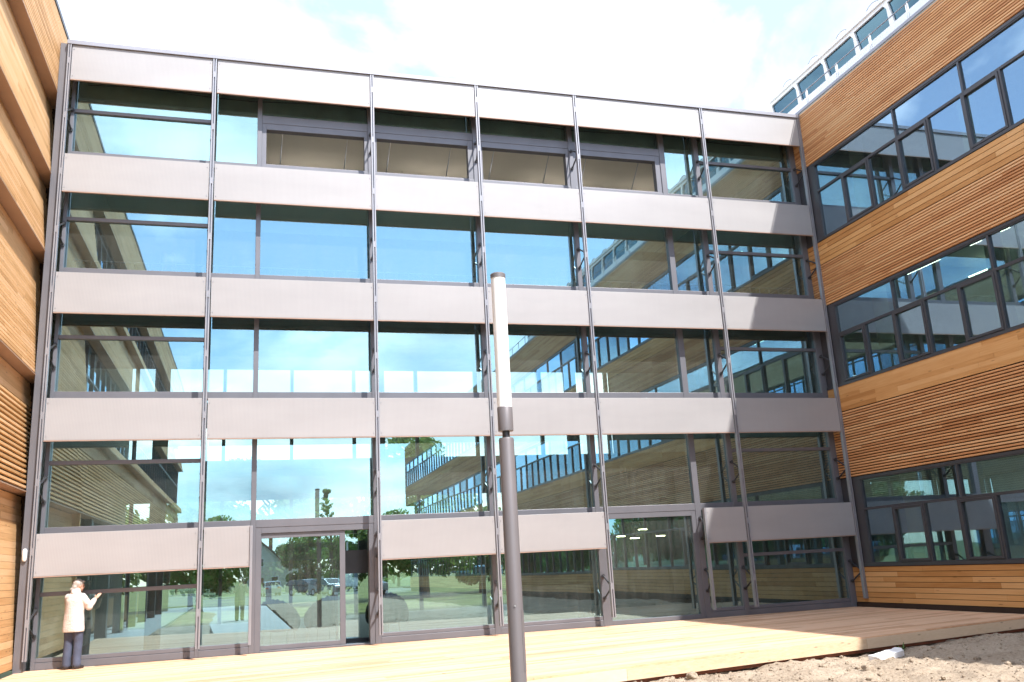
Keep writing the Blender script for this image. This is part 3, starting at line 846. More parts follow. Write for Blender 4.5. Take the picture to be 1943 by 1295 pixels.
lf = MB(); lg = MB()
for z0, z1 in ((10.2, 11.83), (5.87, 8.2), (0.9, 3.3)):
    xg = XL - 0.30 if z0 > 1 else XL - 1.4
    lf.box(xg - 0.1, xg + 0.02, LYF, LY0 - 0.02, z0, z0 + 0.07); lf.box(xg - 0.1, xg + 0.02, LYF, LY0 - 0.02, z1 - 0.08, z1)
    lf.box(xg - 0.1, xg + 0.01, LYF, LY0 - 0.02, z0 + 1.35, z0 + 1.41)
    y = LY0 - 0.06
    while y > LYF:
        lf.box(xg - 0.1, xg + 0.015, y - 0.04, y + 0.03, z0 + 0.07, z1 - 0.08)
        a = random.uniform(-0.004, 0.004)
        lg.poly([(xg - 0.04, y - 1.03, z0), (xg - 0.04 + a, y, z0), (xg - 0.04 + a, y, z1), (xg - 0.04, y - 1.03, z1)]); y -= 1.05
lf.build('distant_window_frames', M_WRAIL, lw, kind='stuff'); lg.build('distant_window_panes', M_WGLASS, lw, kind='stuff')
MB().box(XL - 1.6, XL - 1.35, LYF, LY0, -0.2, 0.9).build('plinth_wall', M_LSLAT, lw)
MB().box(XL - 1.6, XL - 0.05, LY0 - 0.02, LY0 + 0.1, -0.2, 3.3).build('return_wall', M_LSLAT, lw)
for y in (-8.4, -12.5, -16.6, -20.7, -24.8, -28.9, -33, -37.1):
    MB().box(XL - 0.45, XL - 0.12, y - 0.16, y + 0.16, -0.3, 3.3).build('column', M_STEEL, lw)
for z in (0.0, 3.9, 8.4, 12.3):
    MB().box(XL - 8, XL - 0.65 if z > 1 else XL - 1.7, LYF, LY1, z - 0.25, z + 0.25).build('floor_slab', M_INWALL, lw)
MB().box(XL - 6.2, XL - 6.0, LYF, LY1, 0, 12.3).build('corridor_wall', M_DARKIN, lw)

MB().box(-4.9, XL - 0.03, 0.36, 0.44, 0, 13.3).build('corner_wall', M_MEMBRANE, lw)
# small white bulkhead lamp at the left corner
wl = MB()
wl.tube([(-3.98, -0.47, 2.0), (-3.98, -0.47, 2.03), (-3.98, -0.47, 2.2), (-3.98, -0.47, 2.23)], [0.025, 0.042, 0.042, 0.025], 12)
tag(wl.build('wall_lamp', M_WHITE, smooth=True), 'small white capsule lamp fixed on the grey corner post beside the left timber wing', 'lamp')

# ------------------------------------------------------------------ street lamp in front
M_POLE = plain('lamp_grey', (0.17, 0.155, 0.16), 0.42, 0.2, 0.05, 2.0)
def opal():
    m, t, p = mat_new('opal_tube')
    f = pos_noise(t, (1, 1, 0.4), 1.5, 2)
    t.links.new(ramp(t, f, [(0.2, (0.90, 0.90, 0.89)), (0.8, (0.93, 0.93, 0.92))]), p.inputs['Base Color'])
    p.inputs['Roughness'].default_value = 0.28
    p.inputs['Subsurface Weight'].default_value = 0.0
    p.inputs['Subsurface Radius'].default_value = (0.06, 0.06, 0.06)
    return m
M_OPAL = opal()
def lathe(rings, seg=24):
    m = MB(); m.tube([(0, 0, z) for r, z in rings], [r for r, z in rings], seg); return m
def tube_z(cx, cy, rings, seg=28):
    m = MB(); b = 0
    for r, z in rings:
        for k in range(seg):
            a = 2 * math.pi * k / seg; m.v.append((cx + r * math.cos(a), cy + r * math.sin(a), z))
    for i in range(len(rings) - 1):
        for k in range(seg):
            k2 = (k + 1) % seg
            m.f.append((i * seg + k, i * seg + k2, (i + 1) * seg + k2, (i + 1) * seg + k))
    m.f.append(tuple(range(seg - 1, -1, -1))); m.f.append(tuple((len(rings) - 1) * seg + k for k in range(seg)))
    return m
LXp, LYp = 2.39, -11.467
lamp = thing('street_lamp', 'grey street lamp with a tall white opal tube standing in front of the glass facade', 'street lamp', (LXp, LYp, -0.25), 'street lamps')
tube_z(LXp, LYp, [(0.073, -0.35), (0.073, 2.62), (0.068, 2.635)]).build('pole', M_POLE, lamp, smooth=True)
tube_z(LXp, LYp, [(0.036, 2.60), (0.036, 2.72)]).build('neck', M_STEEL, lamp, smooth=True)
tube_z(LXp, LYp, [(0.070, 2.70), (0.074, 2.704), (0.074, 2.93), (0.072, 2.934)]).build('collar', M_POLE, lamp, smooth=True)
tube_z(LXp, LYp, [(0.0715, 2.932), (0.0715, 4.25)]).build('lamp_shade', M_OPAL, lamp, smooth=True)
tube_z(LXp, LYp, [(0.076, 4.245), (0.076, 4.285), (0.07, 4.292)]).build('cap', M_POLE, lamp, smooth=True)
# service door low on the pole, on the side towards the courtyard
dd = MB(); rr_ = 0.0755
an = [math.radians(-60 + 5 * k) for k in range(0, 10)]
for i in range(len(an) - 1):
    for z0, z1 in ((0.52, 1.05),):
        p = [(LXp + q * math.cos(a), LYp + q * math.sin(a)) for q in (0.068, rr_) for a in (an[i], an[i + 1])]
        dd.hexa([(*p[0], z0), (*p[2], z0), (*p[3], z0), (*p[1], z0), (*p[0], z1), (*p[2], z1), (*p[3], z1), (*p[1], z1)])
dd.build('service_door', M_POLE, lamp)
MB().tube([(LXp - 0.02, LYp - 0.066, 1.09), (LXp - 0.022, LYp - 0.078, 1.09)], 0.008, 8).build('bolt', M_BRIGHT, lamp)
for (x, y, lab) in ((6.4, -48.5, 'far street lamp with white tube at the car park edge near the white van'), (-6.0, -52.0, 'far street lamp with white tube at the car park edge near the path')):
    c = copy_tree(lamp); c.location = (x, y, -0.25); c['label'] = lab

# ------------------------------------------------------------------ people
def ell(m, c, r, seg=16, rings=10, rot=None):
    b = len(m.v); c = Vector(c)
    for j in range(rings + 1):
        th = math.pi * j / rings
        for k in range(seg):
            ph = 2 * math.pi * k / seg
            v = Vector((r[0] * math.sin(th) * math.cos(ph), r[1] * math.sin(th) * math.sin(ph), r[2] * math.cos(th)))
            if rot is not None: v = rot @ v
            m.v.append(tuple(c + v))
    for j in range(rings):
        for k in range(seg):
            k2 = (k + 1) % seg
            m.f.append((b + j * seg + k, b + (j + 1) * seg + k, b + (j + 1) * seg + k2, b + j * seg + k2))
def limb(m, pts, rads, seg=14):
    m.tube(pts, rads, seg)
    for p, r in zip(pts, rads): ell(m, p, (r, r, r), 12, 8)
def loft(m, rings, seg=24):
    """rings: (cx, cy, z, rx, ry)"""
    b = len(m.v)
    for cx, cy, z, rx, ry in rings:
        for k in range(seg):
            a = 2 * math.pi * k / seg; m.v.append((cx + rx * math.cos(a), cy + ry * math.sin(a), z))
    for i in range(len(rings) - 1):
        for k in range(seg):
            k2 = (k + 1) % seg
            m.f.append((b + i * seg + k, b + i * seg + k2, b + (i + 1) * seg + k2, b + (i + 1) * seg + k))
    m.f.append(tuple(b + k for k in range(seg - 1, -1, -1))); m.f.append(tuple(b + (len(rings) - 1) * seg + k for k in range(seg)))
def fused(m, name, mat, voxel=0.009, smooth=4):
    """one continuous skin out of overlapping forms"""
    me = bpy.data.meshes.new('tmp'); me.from_pydata(m.v, [], m.f)
    bm = bmesh.new(); bm.from_mesh(me); bmesh.ops.recalc_face_normals(bm, faces=bm.faces); bm.to_mesh(me); bm.free()
    o = bpy.data.objects.new('tmp', me); COL.objects.link(o)
    r = o.modifiers.new('r', 'REMESH'); r.mode = 'VOXEL'; r.voxel_size = voxel
    s = o.modifiers.new('s', 'SMOOTH'); s.iterations = smooth; s.factor = 0.5
    dg = bpy.context.evaluated_depsgraph_get(); dg.update()
    out = bpy.data.meshes.new_from_object(o.evaluated_get(dg))
    bpy.data.objects.remove(o)
    out.name = name; out.materials.clear(); out.materials.append(mat)
    for p in out.polygons: p.use_smooth = True
    return out
M_SKIN = plain('skin', (0.50, 0.29, 0.21), 0.5, 0, 0.06, 8)
M_HAIRG = plain('grey_hair', (0.36, 0.33, 0.30), 0.6, 0, 0.35, 40)
M_HAIRD = plain('dark_hair', (0.05, 0.04, 0.03), 0.6, 0, 0.3, 30)
M_JACKET = plain('cream_jacket', (0.60, 0.53, 0.49), 0.8, 0, 0.12, 7, 0.8)
M_JEANS = plain('blue_grey_trousers', (0.06, 0.072, 0.115), 0.85, 0, 0.2, 7, 0.4)
M_SHOE = plain('dark_shoes', (0.03, 0.026, 0.028), 0.4)
M_COAT = plain('dark_jacket', (0.05, 0.052, 0.058), 0.8, 0, 0.25, 8, 0.4)
M_KHAKI = plain('olive_trousers', (0.17, 0.16, 0.09), 0.85, 0, 0.15, 6, 0.4)
M_EYE = plain('eye', (0.05, 0.04, 0.035), 0.2)

def hand(m, wrist, d, palm_n, s=1.0, curl=0.25, side=1):
    """palm, four unequal fingers and a thumb; d = pointing direction, palm_n = palm normal"""
    w = Vector(wrist); d = Vector(d).normalized(); n = Vector(palm_n); n = (n - d * n.dot(d)).normalized(); a = d.cross(n) * side
    pc = w + d * 0.045 * s
    rot = Matrix((a, d, n)).transposed()
    ell(m, pc, (0.038 * s, 0.05 * s, 0.016 * s), 14, 10, rot)
    for off_, ln in ((-0.027, 0.060), (-0.009, 0.072), (0.009, 0.075), (0.027, 0.064)):
        p0 = w + d * 0.078 * s + a * off_ * s
        p1 = p0 + (d * math.cos(curl) + n * math.sin(curl)) * ln * 0.5 * s
        p2 = p1 + (d * math.cos(curl * 2.2) + n * math.sin(curl * 2.2)) * ln * 0.5 * s
        limb(m, [p0 - d * 0.02 * s, p0, p1, p2], [0.0095 * s, 0.0095 * s, 0.009 * s, 0.0075 * s], 8)
    t0 = w + d * 0.025 * s + a * 0.03 * s
    t1 = t0 + (d * 0.6 + a * 0.75 + n * 0.25).normalized() * 0.035 * s
    t2 = t1 + (d * 0.9 + a * 0.25 + n * 0.35).normalized() * 0.03 * s
    limb(m, [t0, t1, t2], [0.013 * s, 0.0105 * s, 0.009 * s], 8)
def head(m, c, yaw, pitch, s=1.0):
    """skull, jaw, nose, brow, lips, ears around centre c; faces +y turned by yaw"""
    rot = Matrix.Rotation(yaw, 3, 'Z') @ Matrix.Rotation(pitch, 3, 'X')
    P = lambda x, y, z: Vector(c) + rot @ Vector((x * s, y * s, z * s))
    ell(m, P(0, -0.012, 0.02), (0.074 * s, 0.092 * s, 0.09 * s), 18, 12, rot)
    ell(m, P(0, 0.022, -0.05), (0.056 * s, 0.060 * s, 0.058 * s), 14, 10, rot)
    ell(m, P(0, 0.058, -0.092), (0.026 * s, 0.022 * s, 0.02 * s), 10, 8, rot)
    ell(m, P(0, 0.092, -0.022), (0.012 * s, 0.020 * s, 0.022 * s), 10, 8, rot)
    ell(m, P(0, 0.078, 0.016), (0.045 * s, 0.014 * s, 0.012 * s), 10, 8, rot)
    ell(m, P(0, 0.080, -0.060), (0.022 * s, 0.008 * s, 0.007 * s), 10, 8, rot)
    for q in (-1, 1): ell(m, P(0.074 * q, -0.008, -0.012), (0.010 * s, 0.020 * s, 0.030 * s), 10, 8, rot)
    return P, rot

# woman at the glass ------------------------------------------------
WX, WY = -3.06, -0.42
woman = thing('person', 'woman in long cream jacket and blue grey trousers peering through the glass, hand raised', 'person', (WX, WY, 0))
T = lambda x, y, z: (WX + x, WY + y, z)
yaw = R(-28)
RZ = Matrix.Rotation(yaw, 3, 'Z')
def Q(x, y, z):
    v = RZ @ Vector((x, y, z)); return (WX + v.x, WY + v.y, v.z)
b = MB()
hd = Vector(Q(0.01, 0.07, 1.505))
P, rot = head(b, hd, R(-62), R(-6), 0.98)
limb(b, [Q(0, 0.0, 1.32), Q(0.005, 0.02, 1.38), Q(0.01, 0.045, 1.45)], [0.06, 0.052, 0.052])
loft(b, [(Q(0, 0, 0)[0], Q(0, 0, 0)[1], z, rx, ry) for z, rx, ry in ((0.82, .15, .11), (0.95, .15, .105), (1.08, .13, .10), (1.22, .15, .11), (1.33, .13, .085), (1.37, .06, .05))])
limb(b, [Q(0.16, 0, 1.31), Q(0.23, 0.08, 1.10), Q(0.235, 0.24, 1.235)], [0.05, 0.042, 0.028])
hand(b, Q(0.24, 0.255, 1.245), (RZ @ Vector((0.35, 0.45, 0.72))), (RZ @ Vector((-0.3, 0.8, -0.4))), 0.95, 0.18, 1)
limb(b, [Q(-0.16, 0, 1.31), Q(-0.20, 0.12, 1.08), Q(-0.10, 0.27, 1.20)], [0.05, 0.042, 0.028])
hand(b, Q(-0.095, 0.28, 1.21), (RZ @ Vector((0.2, 0.25, 0.9))), (RZ @ Vector((0.1, 0.9, -0.2))), 0.92, 0.18, -1)
for s_, yy in ((1, 0.015), (-1, -0.02)):
    limb(b, [Q(0.085 * s_, 0, 0.86), Q(0.09 * s_, yy + 0.02, 0.46), Q(0.095 * s_, yy, 0.09)], [0.085, 0.056, 0.038])
    limb(b, [Q(0.095 * s_, yy, 0.06), Q(0.105 * s_, yy + 0.14, 0.035)], [0.036, 0.026])
link('body', fused(b, 'body', M_SKIN, 0.0085, 3), woman)
j = MB()
c0 = Q(0, 0, 0)
seg_ = 28
rings = [(0.665, .205, .150), (0.72, .207, .152), (0.86, .200, .145), (1.0, .185, .137), (1.12, .186, .137), (1.24, .190, .138), (1.31, .172, .12), (1.36, .115, .088), (1.405, .075, .068)]
bb = len(j.v)
for z, rx, ry in rings:
    for k in range(seg_):
        a = 2 * math.pi * k / seg_
        f = 1 + 0.018 * math.sin(a * 5 + z * 9)
        j.v.append(Q(rx * math.cos(a) * f, ry * math.sin(a) * f - 0.01, z))
for i in range(len(rings) - 1):
    for k in range(seg_):
        k2 = (k + 1) % seg_
        j.f.append((bb + i * seg_ + k, bb + i * seg_ + k2, bb + (i + 1) * seg_ + k2, bb + (i + 1) * seg_ + k))
j.f.append(tuple(bb + k for k in range(seg_ - 1, -1, -1))); j.f.append(tuple(bb + (len(rings) - 1) * seg_ + k for k in range(seg_)))
limb(j, [Q(0.145, -0.005, 1.29), Q(0.205, 0.04, 1.19), Q(0.235, 0.085, 1.105), Q(0.24, 0.16, 1.17), Q(0.236, 0.225, 1.22)], [0.078, 0.072, 0.070, 0.058, 0.047])
limb(j, [Q(-0.145, -0.005, 1.29), Q(-0.19, 0.06, 1.18), Q(-0.20, 0.12, 1.085), Q(-0.15, 0.20, 1.14), Q(-0.115, 0.25, 1.185)], [0.078, 0.072, 0.068, 0.056, 0.047])
limb(j, [Q(0, -0.05, 1.385), Q(0.03, 0.0, 1.40)], [0.062, 0.060])
link('jacket', fused(j, 'jacket', M_JACKET, 0.011, 3), woman)
tr_ = MB()
for s_, yy in ((1, 0.015), (-1, -0.02)):
    limb(tr_, [Q(0.085 * s_, 0, 0.84), Q(0.09 * s_, yy + 0.015, 0.48), Q(0.093 * s_, yy - 0.005, 0.16), Q(0.094 * s_, yy, 0.085)], [0.108, 0.080, 0.074, 0.078])
ell(tr_, Q(0, 0, 0.86), (0.17, 0.125, 0.1))
link('trousers', fused(tr_, 'trousers', M_JEANS, 0.011, 3), woman)
for s_, yy in ((1, 0.015), (-1, -0.02)):
    sh = MB(); limb(sh, [Q(0.094 * s_, yy - 0.03, 0.04), Q(0.10 * s_, yy + 0.08, 0.036), Q(0.105 * s_, yy + 0.16, 0.028)], [0.042, 0.044, 0.030])
    link('shoe', fused(sh, 'shoe', M_SHOE, 0.008, 2), woman)
h = MB()
ell(h, P(0, -0.030, 0.040), (0.086, 0.098, 0.088), 18, 12, rot)
ell(h, P(0, -0.085, -0.03), (0.066, 0.05, 0.075), 14, 10, rot)
ell(h, P(-0.01, -0.105, -0.085), (0.06, 0.055, 0.045), 14, 10, rot)
ell(h, P(0, 0.055, 0.080), (0.055, 0.035, 0.025), 14, 10, rot)
link('hair', fused(h, 'hair', M_HAIRG, 0.009, 2), woman)
for q in (-1, 1):
    e = MB(); ell(e, P(0.03 * q, 0.074, 0.0), (0.012, 0.008, 0.008), 10, 8); e.build('eye', M_EYE, woman, smooth=True)

# photographer standing on the path, seen mirrored in the glass -----
PZ = -0.145
CX, CY = CAM_POS.x, CAM_POS.y
photog = thing('person', 'photographer in dark jacket and olive trousers holding a camera up, mirrored in the glass', 'person', (CX, CY - 0.3, PZ))
RY_ = Matrix.Rotation(-YAW, 3, 'Z')
def G(x, y, z):
    v = RY_ @ Vector((x, y, 0)); return (CX + v.x, CY + v.y, z)
b = MB()
hd = G(0, -0.29, 1.475)
P2, rot2 = head(b, hd, -YAW, R(10), 1.02)
limb(b, [G(0, -0.36, 1.27), G(0, -0.34, 1.34), G(0, -0.31, 1.41)], [0.065, 0.058, 0.056])
g0 = G(0, -0.37, 0)
loft(b, [(g0[0], g0[1], z, rx, ry) for z, rx, ry in ((0.72, .16, .11), (0.9, .15, .11), (1.05, .16, .115), (1.2, .18, .12), (1.28, .15, .09), (1.33, .06, .055))])
for s_ in (1, -1):
    limb(b, [G(0.19 * s_, -0.37, 1.25), G(0.24 * s_, -0.27, 1.04), G(0.10 * s_, -0.15, 1.32)], [0.055, 0.045, 0.03])
    limb(b, [G(0.10 * s_, -0.37, 0.76), G(0.105 * s_, -0.36, 0.34), G(0.11 * s_, -0.38, -0.06)], [0.09, 0.06, 0.042])
    limb(b, [G(0.11 * s_, -0.38, -0.085), G(0.12 * s_, -0.23, -0.11)], [0.038, 0.028])
    hand(b, G(0.098 * s_, -0.145, 1.335), RY_ @ Vector((-0.25 * s_, 0.25, 1)), RY_ @ Vector((-1.0 * s_, 0.1, 0)), 0.95, 0.35, s_)
link('body', fused(b, 'body', M_SKIN, 0.0095, 3), photog)
j = MB()
loft(j, [(g0[0], g0[1], z, rx, ry) for z, rx, ry in ((0.66, .195, .14), (0.8, .19, .14), (1.0, .195, .14), (1.18, .205, .14), (1.25, .18, .12), (1.31, .10, .085), (1.345, .075, .07))])
for s_ in (1, -1):
    limb(j, [G(0.175 * s_, -0.37, 1.23), G(0.235 * s_, -0.28, 1.05), G(0.13 * s_, -0.175, 1.275)], [0.082, 0.072, 0.048])
link('jacket', fused(j, 'jacket', M_COAT, 0.012, 3), photog)
t_ = MB()
for s_ in (1, -1):
    limb(t_, [G(0.10 * s_, -0.37, 0.72), G(0.105 * s_, -0.365, 0.33), G(0.11 * s_, -0.385, -0.05)], [0.115, 0.082, 0.072])
link('trousers', fused(t_, 'trousers', M_KHAKI, 0.012, 3), photog)
for s_ in (1, -1):
    sh = MB(); limb(sh, [G(0.11 * s_, -0.41, PZ + 0.045), G(0.115 * s_, -0.30, PZ + 0.042), G(0.12 * s_, -0.21, PZ + 0.034)], [0.046, 0.048, 0.034])
    link('shoe', fused(sh, 'shoe', M_SHOE, 0.009, 2), photog)
h = MB(); ell(h, P2(0, -0.03, 0.045), (0.087, 0.1, 0.088), 18, 12, rot2); ell(h, P2(0, -0.075, -0.02), (0.07, 0.045, 0.07), 14, 10, rot2)
link('hair', fused(h, 'hair', M_HAIRG, 0.009, 2), photog)
cb = thing('camera', 'black camera held up to the face of the photographer', 'camera', G(0, -0.12, 1.46))
def cbox(x0, x1, y0, y1, z0, z1):
    m = MB(); m.hexa([G(x0, y0, z0), G(x1, y0, z0), G(x1, y1, z0), G(x0, y1, z0), G(x0, y0, z1), G(x1, y0, z1), G(x1, y1, z1), G(x0, y1, z1)]); return m
cbox(-0.07, 0.07, -0.17, -0.115, 1.41, 1.50).build('body', M_STEEL, cb, bevel=0.008)
cbox(-0.025, 0.025, -0.165, -0.12, 1.5005, 1.525).build('viewfinder', M_STEEL, cb, bevel=0.006)
MB().tube([G(0, -0.114, 1.453), G(0, -0.06, 1.453)], 0.034, 20).build('lens', M_STEEL, cb, smooth=True)

# ------------------------------------------------------------------ armchairs and lights in the lobby
M_ARM = plain('brown_upholstery', (0.045, 0.028, 0.022), 0.7, 0, 0.2, 6, 0.3)
def armchair(x, y, rot, label):
    t = thing('armchair', label, 'armchair', (x, y, 0), 'armchairs inside the lobby')
    cs, sn = math.cos(rot), math.sin(rot)
    A = lambda px, py, pz: (x + px * cs - py * sn, y + px * sn + py * cs, pz)
    s = MB()
    for (c, r) in (((0, 0, 0.38), (0.36, 0.36, 0.09)), ((0, 0.02, 0.42), (0.32, 0.32, 0.08))): ell(s, A(*c), r, 20, 10)
    link('seat', fused(s, 'seat', M_ARM, 0.025, 3), t)
    bk = MB()
    for k in range(13):
        a = math.pi * (0.0 + k / 12)
        ell(bk, A(0.40 * math.cos(a), 0.05 + 0.38 * math.sin(a), 0.50 + 0.18 * math.sin(a)), (0.1, 0.1, 0.20 + 0.14 * math.sin(a)), 12, 8)
    link('backrest', fused(bk, 'backrest', M_ARM, 0.025, 3), t)
    for sx in (-1, 1):
        for sy in (-1, 1):
            MB().tube([A(0.26 * sx, 0.26 * sy, 0.33), A(0.28 * sx, 0.28 * sy, 0.0)], 0.014, 6).build('leg', M_BRIGHT, t)
armchair(0.75, 1.5, R(160), 'brown armchair behind the glass of the sliding door on its left')
armchair(1.75, 1.9, R(200), 'brown armchair behind the right stile of the sliding door')
armchair(3.15, 1.6, R(170), 'brown armchair behind the glass right of the sliding door')
M_WARM = emit('warm_lamp', (1.0, 0.86, 0.55), 9.0); M_CEILFILL = emit('ceiling_fill_lamp', (1.0, 0.93, 0.84), 2.6)
for (x, y, z) in ((10.6, 8.4, 2.02), (11.45, 8.6, 2.22), (12.0, 8.5, 2.15), (12.1, 7.6, 2.05), (12.9, 8.7, 2.35), (13.3, 8.2, 2.1)):
    t = thing('pendant_light', 'warm strip pendant light hanging deep inside the lobby behind the glazed door', 'pendant light', (x, y, z), 'pendant lights inside the lobby')
    MB().box(x - 0.15, x + 0.15, y - 0.025, y + 0.025, z, z + 0.025).build('diffuser', M_WARM, t)
    MB().box(x - 0.16, x + 0.16, y - 0.03, y + 0.03, z + 0.026, z + 0.06).build('housing', M_STEEL, t)
    for s_ in (-0.12, 0.12): MB().tube([(x + s_, y, z + 0.06), (x + s_, y, 4.35)], 0.004, 4).build('cord', M_STEEL, t)

# ------------------------------------------------------------------ loose things on the soil
def clods():
    m = MB(); rnd = random.Random(3)
    bm0 = bmesh.new(); bmesh.ops.create_icosphere(bm0, subdivisions=1, radius=1)
    base = [v.co.copy() for v in bm0.verts]; fc = [tuple(v.index for v in f.verts) for f in bm0.faces]; bm0.free()
    for i in range(6500):
        x = rnd.uniform(2.0, 15.2); y = edge_y(x) - 0.12 - (rnd.random() ** 1.3) * 5.2
        s = 0.007 / (rnd.random() ** 0.55 + 0.1)
        s = min(s, 0.045)
        z = soil_z(x, y)
        b_ = len(m.v)
        sx, sy, sz = s * rnd.uniform(.7, 1.4), s * rnd.uniform(.7, 1.4), s * rnd.uniform(.5, 1.0)
        a = rnd.random() * 6.28; ca_, sa_ = math.cos(a), math.sin(a)
        for c in base:
            k = rnd.uniform(0.72, 1.15)
            px, py, pz = c.x * sx * k, c.y * sy * k, c.z * sz * k
            m.v.append((x + px * ca_ - py * sa_, y + px * sa_ + py * ca_, z + pz + sz * 0.3))
        m.f += [tuple(b_ + q for q in f) for f in fc]
    return m
clods().build('soil_clods', M_SOIL, kind='stuff')
rnd = random.Random(11)
for k, (x, y, s) in enumerate(((6.05, -7.62, 0.085), (12.9, -8.4, 0.09), (11.2, -9.0, 0.07), (8.2, -8.6, 0.08), (14.1, -7.1, 0.075))):
    bm = bmesh.new(); bmesh.ops.create_icosphere(bm, subdivisions=3, radius=s)
    for v in bm.verts:
        v.co *= 1 + 0.45 * mnoise.noise(v.co * 14 + Vector((k * 3.1, 0, 0))) + 0.15 * mnoise.noise(v.co * 40)
        v.co.z *= 0.75
    me = bpy.data.meshes.new('earth_lump'); bm.to_mesh(me); bm.free(); me.materials.append(M_SOIL)
    for p in me.polygons: p.use_smooth = True
    o = link('earth_lump', me, None, loc=(x, y, soil_z(x, y) + s * 0.35))
    tag(o, ['big lump of earth leaning against the red brown beam under the deck', 'big lump of earth at the lower right on the dry soil', 'rounded lump of earth on the soil below the white foam slab', 'lump of earth on the soil at the bottom beyond the lamp', 'lump of earth near the shaded end of the deck'][k], 'earth lump')
ang = math.atan2(0.26, 0.74)
bm = bmesh.new(); bmesh.ops.create_cube(bm, size=1.0)
bmesh.ops.subdivide_edges(bm, edges=bm.edges, cuts=5, use_grid_fill=True)
for v in bm.verts:
    v.co = Vector((v.co.x * 0.72, v.co.y * 0.2, v.co.z * 0.09))
    v.co += Vector((mnoise.noise(v.co * 9), mnoise.noise(v.co * 9 + Vector((5, 1, 2))), mnoise.noise(v.co * 9 + Vector((2, 7, 1))))) * 0.014
    if v.co.x > 0.26 and v.co.y < -0.03: v.co.x -= 0.06
me = bpy.data.meshes.new('foam_slab'); bm.to_mesh(me); bm.free(); me.materials.append(M_WHITE)
fo = link('foam_slab', me, None, bevel=0.008, loc=(9.5, -7.36, soil_z(9.5, -7.36) + 0.05))
fo.rotation_euler = (R(6), R(-4), ang)
tag(fo, 'broken slab of white foam lying on the dry soil by the deck edge', 'foam slab')
wd = thing('weed', 'small green weed sprouting at the edge of the deck above the white foam slab', 'plant', (10.35, -6.62, soil_z(10.35, -6.62)))
M_WEED = plain('weed_green', (0.09, 0.17, 0.05), 0.7, 0, 0.3, 20)
for k in range(13):
    a = k * 2.4; L = 0.05 + 0.05 * rnd.random(); zz_ = soil_z(10.35, -6.62)
    c = Vector((10.35 + 0.02 * math.cos(a), -6.62 + 0.02 * math.sin(a), zz_)); d = Vector((math.cos(a), math.sin(a), 0.9 + rnd.random())).normalized(); sdv = Vector((-math.sin(a), math.cos(a), 0)) * 0.014
    tip = c + d * L * 1.7
    MB().hexa([c - sdv * .4, c + sdv * .4, c + sdv * .4 + d * .002, c - sdv * .4 + Vector((0, 0, .002)), c + d * L - sdv, c + d * L + sdv, tip + sdv * .2, tip - sdv * .2]).build('leaf', M_WEED, wd)

# ------------------------------------------------------------------ behind the camera: cars, houses, trees (seen in the glass)
M_TYRE = plain('tyre', (0.02, 0.02, 0.02), 0.8); M_RIM = plain('alloy', (0.4, 0.4, 0.42), 0.3, 0.7)
M_CGLASS = plain('car_glass', (0.02, 0.025, 0.03), 0.05, 0, 0.05, spec=0.9)
M_LIGHTC = plain('headlight', (0.75, 0.75, 0.72), 0.15); M_REDL = plain('tail_light', (0.4, 0.02, 0.02), 0.2)
def car(name, label, cat, x, y, rot, paint, prof, hw, glassq, wheels, wr=0.31, group='vehicles in the car park'):
    z0 = -0.24
    t = thing(name, label, cat, (x, y, z0), group)
    cs, sn = math.cos(rot), math.sin(rot)
    A = lambda px, py, pz: (x + px * cs - py * sn, y + px * sn + py * cs, z0 + pz)
    zt = max(p[1] for p in prof)
    def w(z): return hw if z < 0.95 else hw - (z - 0.95) * 0.22
    m = MB(); n = len(prof)
    m.v = [A(px, -w(pz), pz) for px, pz in prof] + [A(px, w(pz), pz) for px, pz in prof]
    m.f = [tuple(range(n)), tuple(range(2 * n - 1, n - 1, -1))]
    for i in range(n):
        k = (i + 1) % n; m.f.append((i, n + i, n + k, k))
    m.build('body', paint, t, bevel=0.05)
    for q in glassq['side']:
        for s in (-1, 1):
            g = MB(); g.prism([A(px, s * (w(pz) + 0.004), pz) for px, pz in q], Vector((-sn * s * 0.012, cs * s * 0.012, 0))); g.build('side_window', M_CGLASS, t)
    for nm, (p0, p1) in glassq['end'].items():
        d = Vector((p1[0] - p0[0], 0, p1[1] - p0[1])).normalized(); nn = Vector((-d.z, 0, d.x))
        if nn.z < 0: nn = -nn
        o_ = nn * 0.012
        pts = []
        for lift in (0.003, 0.016):
            for (px, pz), s in ((p0, -1), (p0, 1), (p1, 1), (p1, -1)):
                pts.append(A(px + nn.x * lift, s * (w(pz) - 0.09), pz + nn.z * lift))
        MB().hexa(pts).build(nm, M_CGLASS, t)
    for wx in wheels:
        for s in (-1, 1):
            tb = MB().tube([A(wx, s * (hw - 0.19), wr), A(wx, s * (hw + 0.015), wr)], wr, 20); wo_ = tb.build('wheel', M_TYRE, t)
            MB().tube([A(wx, s * (hw + 0.016), wr), A(wx, s * (hw + 0.026), wr)], wr * 0.66, 16).build('rim', M_RIM, wo_)
    xf = max(p[0] for p in prof); xr = min(p[0] for p in prof)
    for s in (-1, 1):
        ya, yb = sorted((s * (hw - 0.42), s * (hw - 0.12)))
        P_ = lambda xx0, xx1, z_0, z_1: MB().hexa([A(xx0, ya, z_0), A(xx1, ya, z_0), A(xx1, yb, z_0), A(xx0, yb, z_0), A(xx0, ya, z_1), A(xx1, ya, z_1), A(xx1, yb, z_1), A(xx0, yb, z_1)])
        P_(xf - 0.1, xf + 0.012, 0.62, 0.78).build('headlight', M_LIGHTC, t); P_(xr - 0.012, xr + 0.1, 0.70, 0.86).build('tail_light', M_REDL, t)
    return t
EST = [(-2.2, 0.3), (-2.25, 0.75), (-2.15, 1.0), (-1.85, 1.42), (-0.2, 1.47), (0.15, 1.42), (0.95, 0.98), (1.95, 0.86), (2.2, 0.65), (2.2, 0.3)]
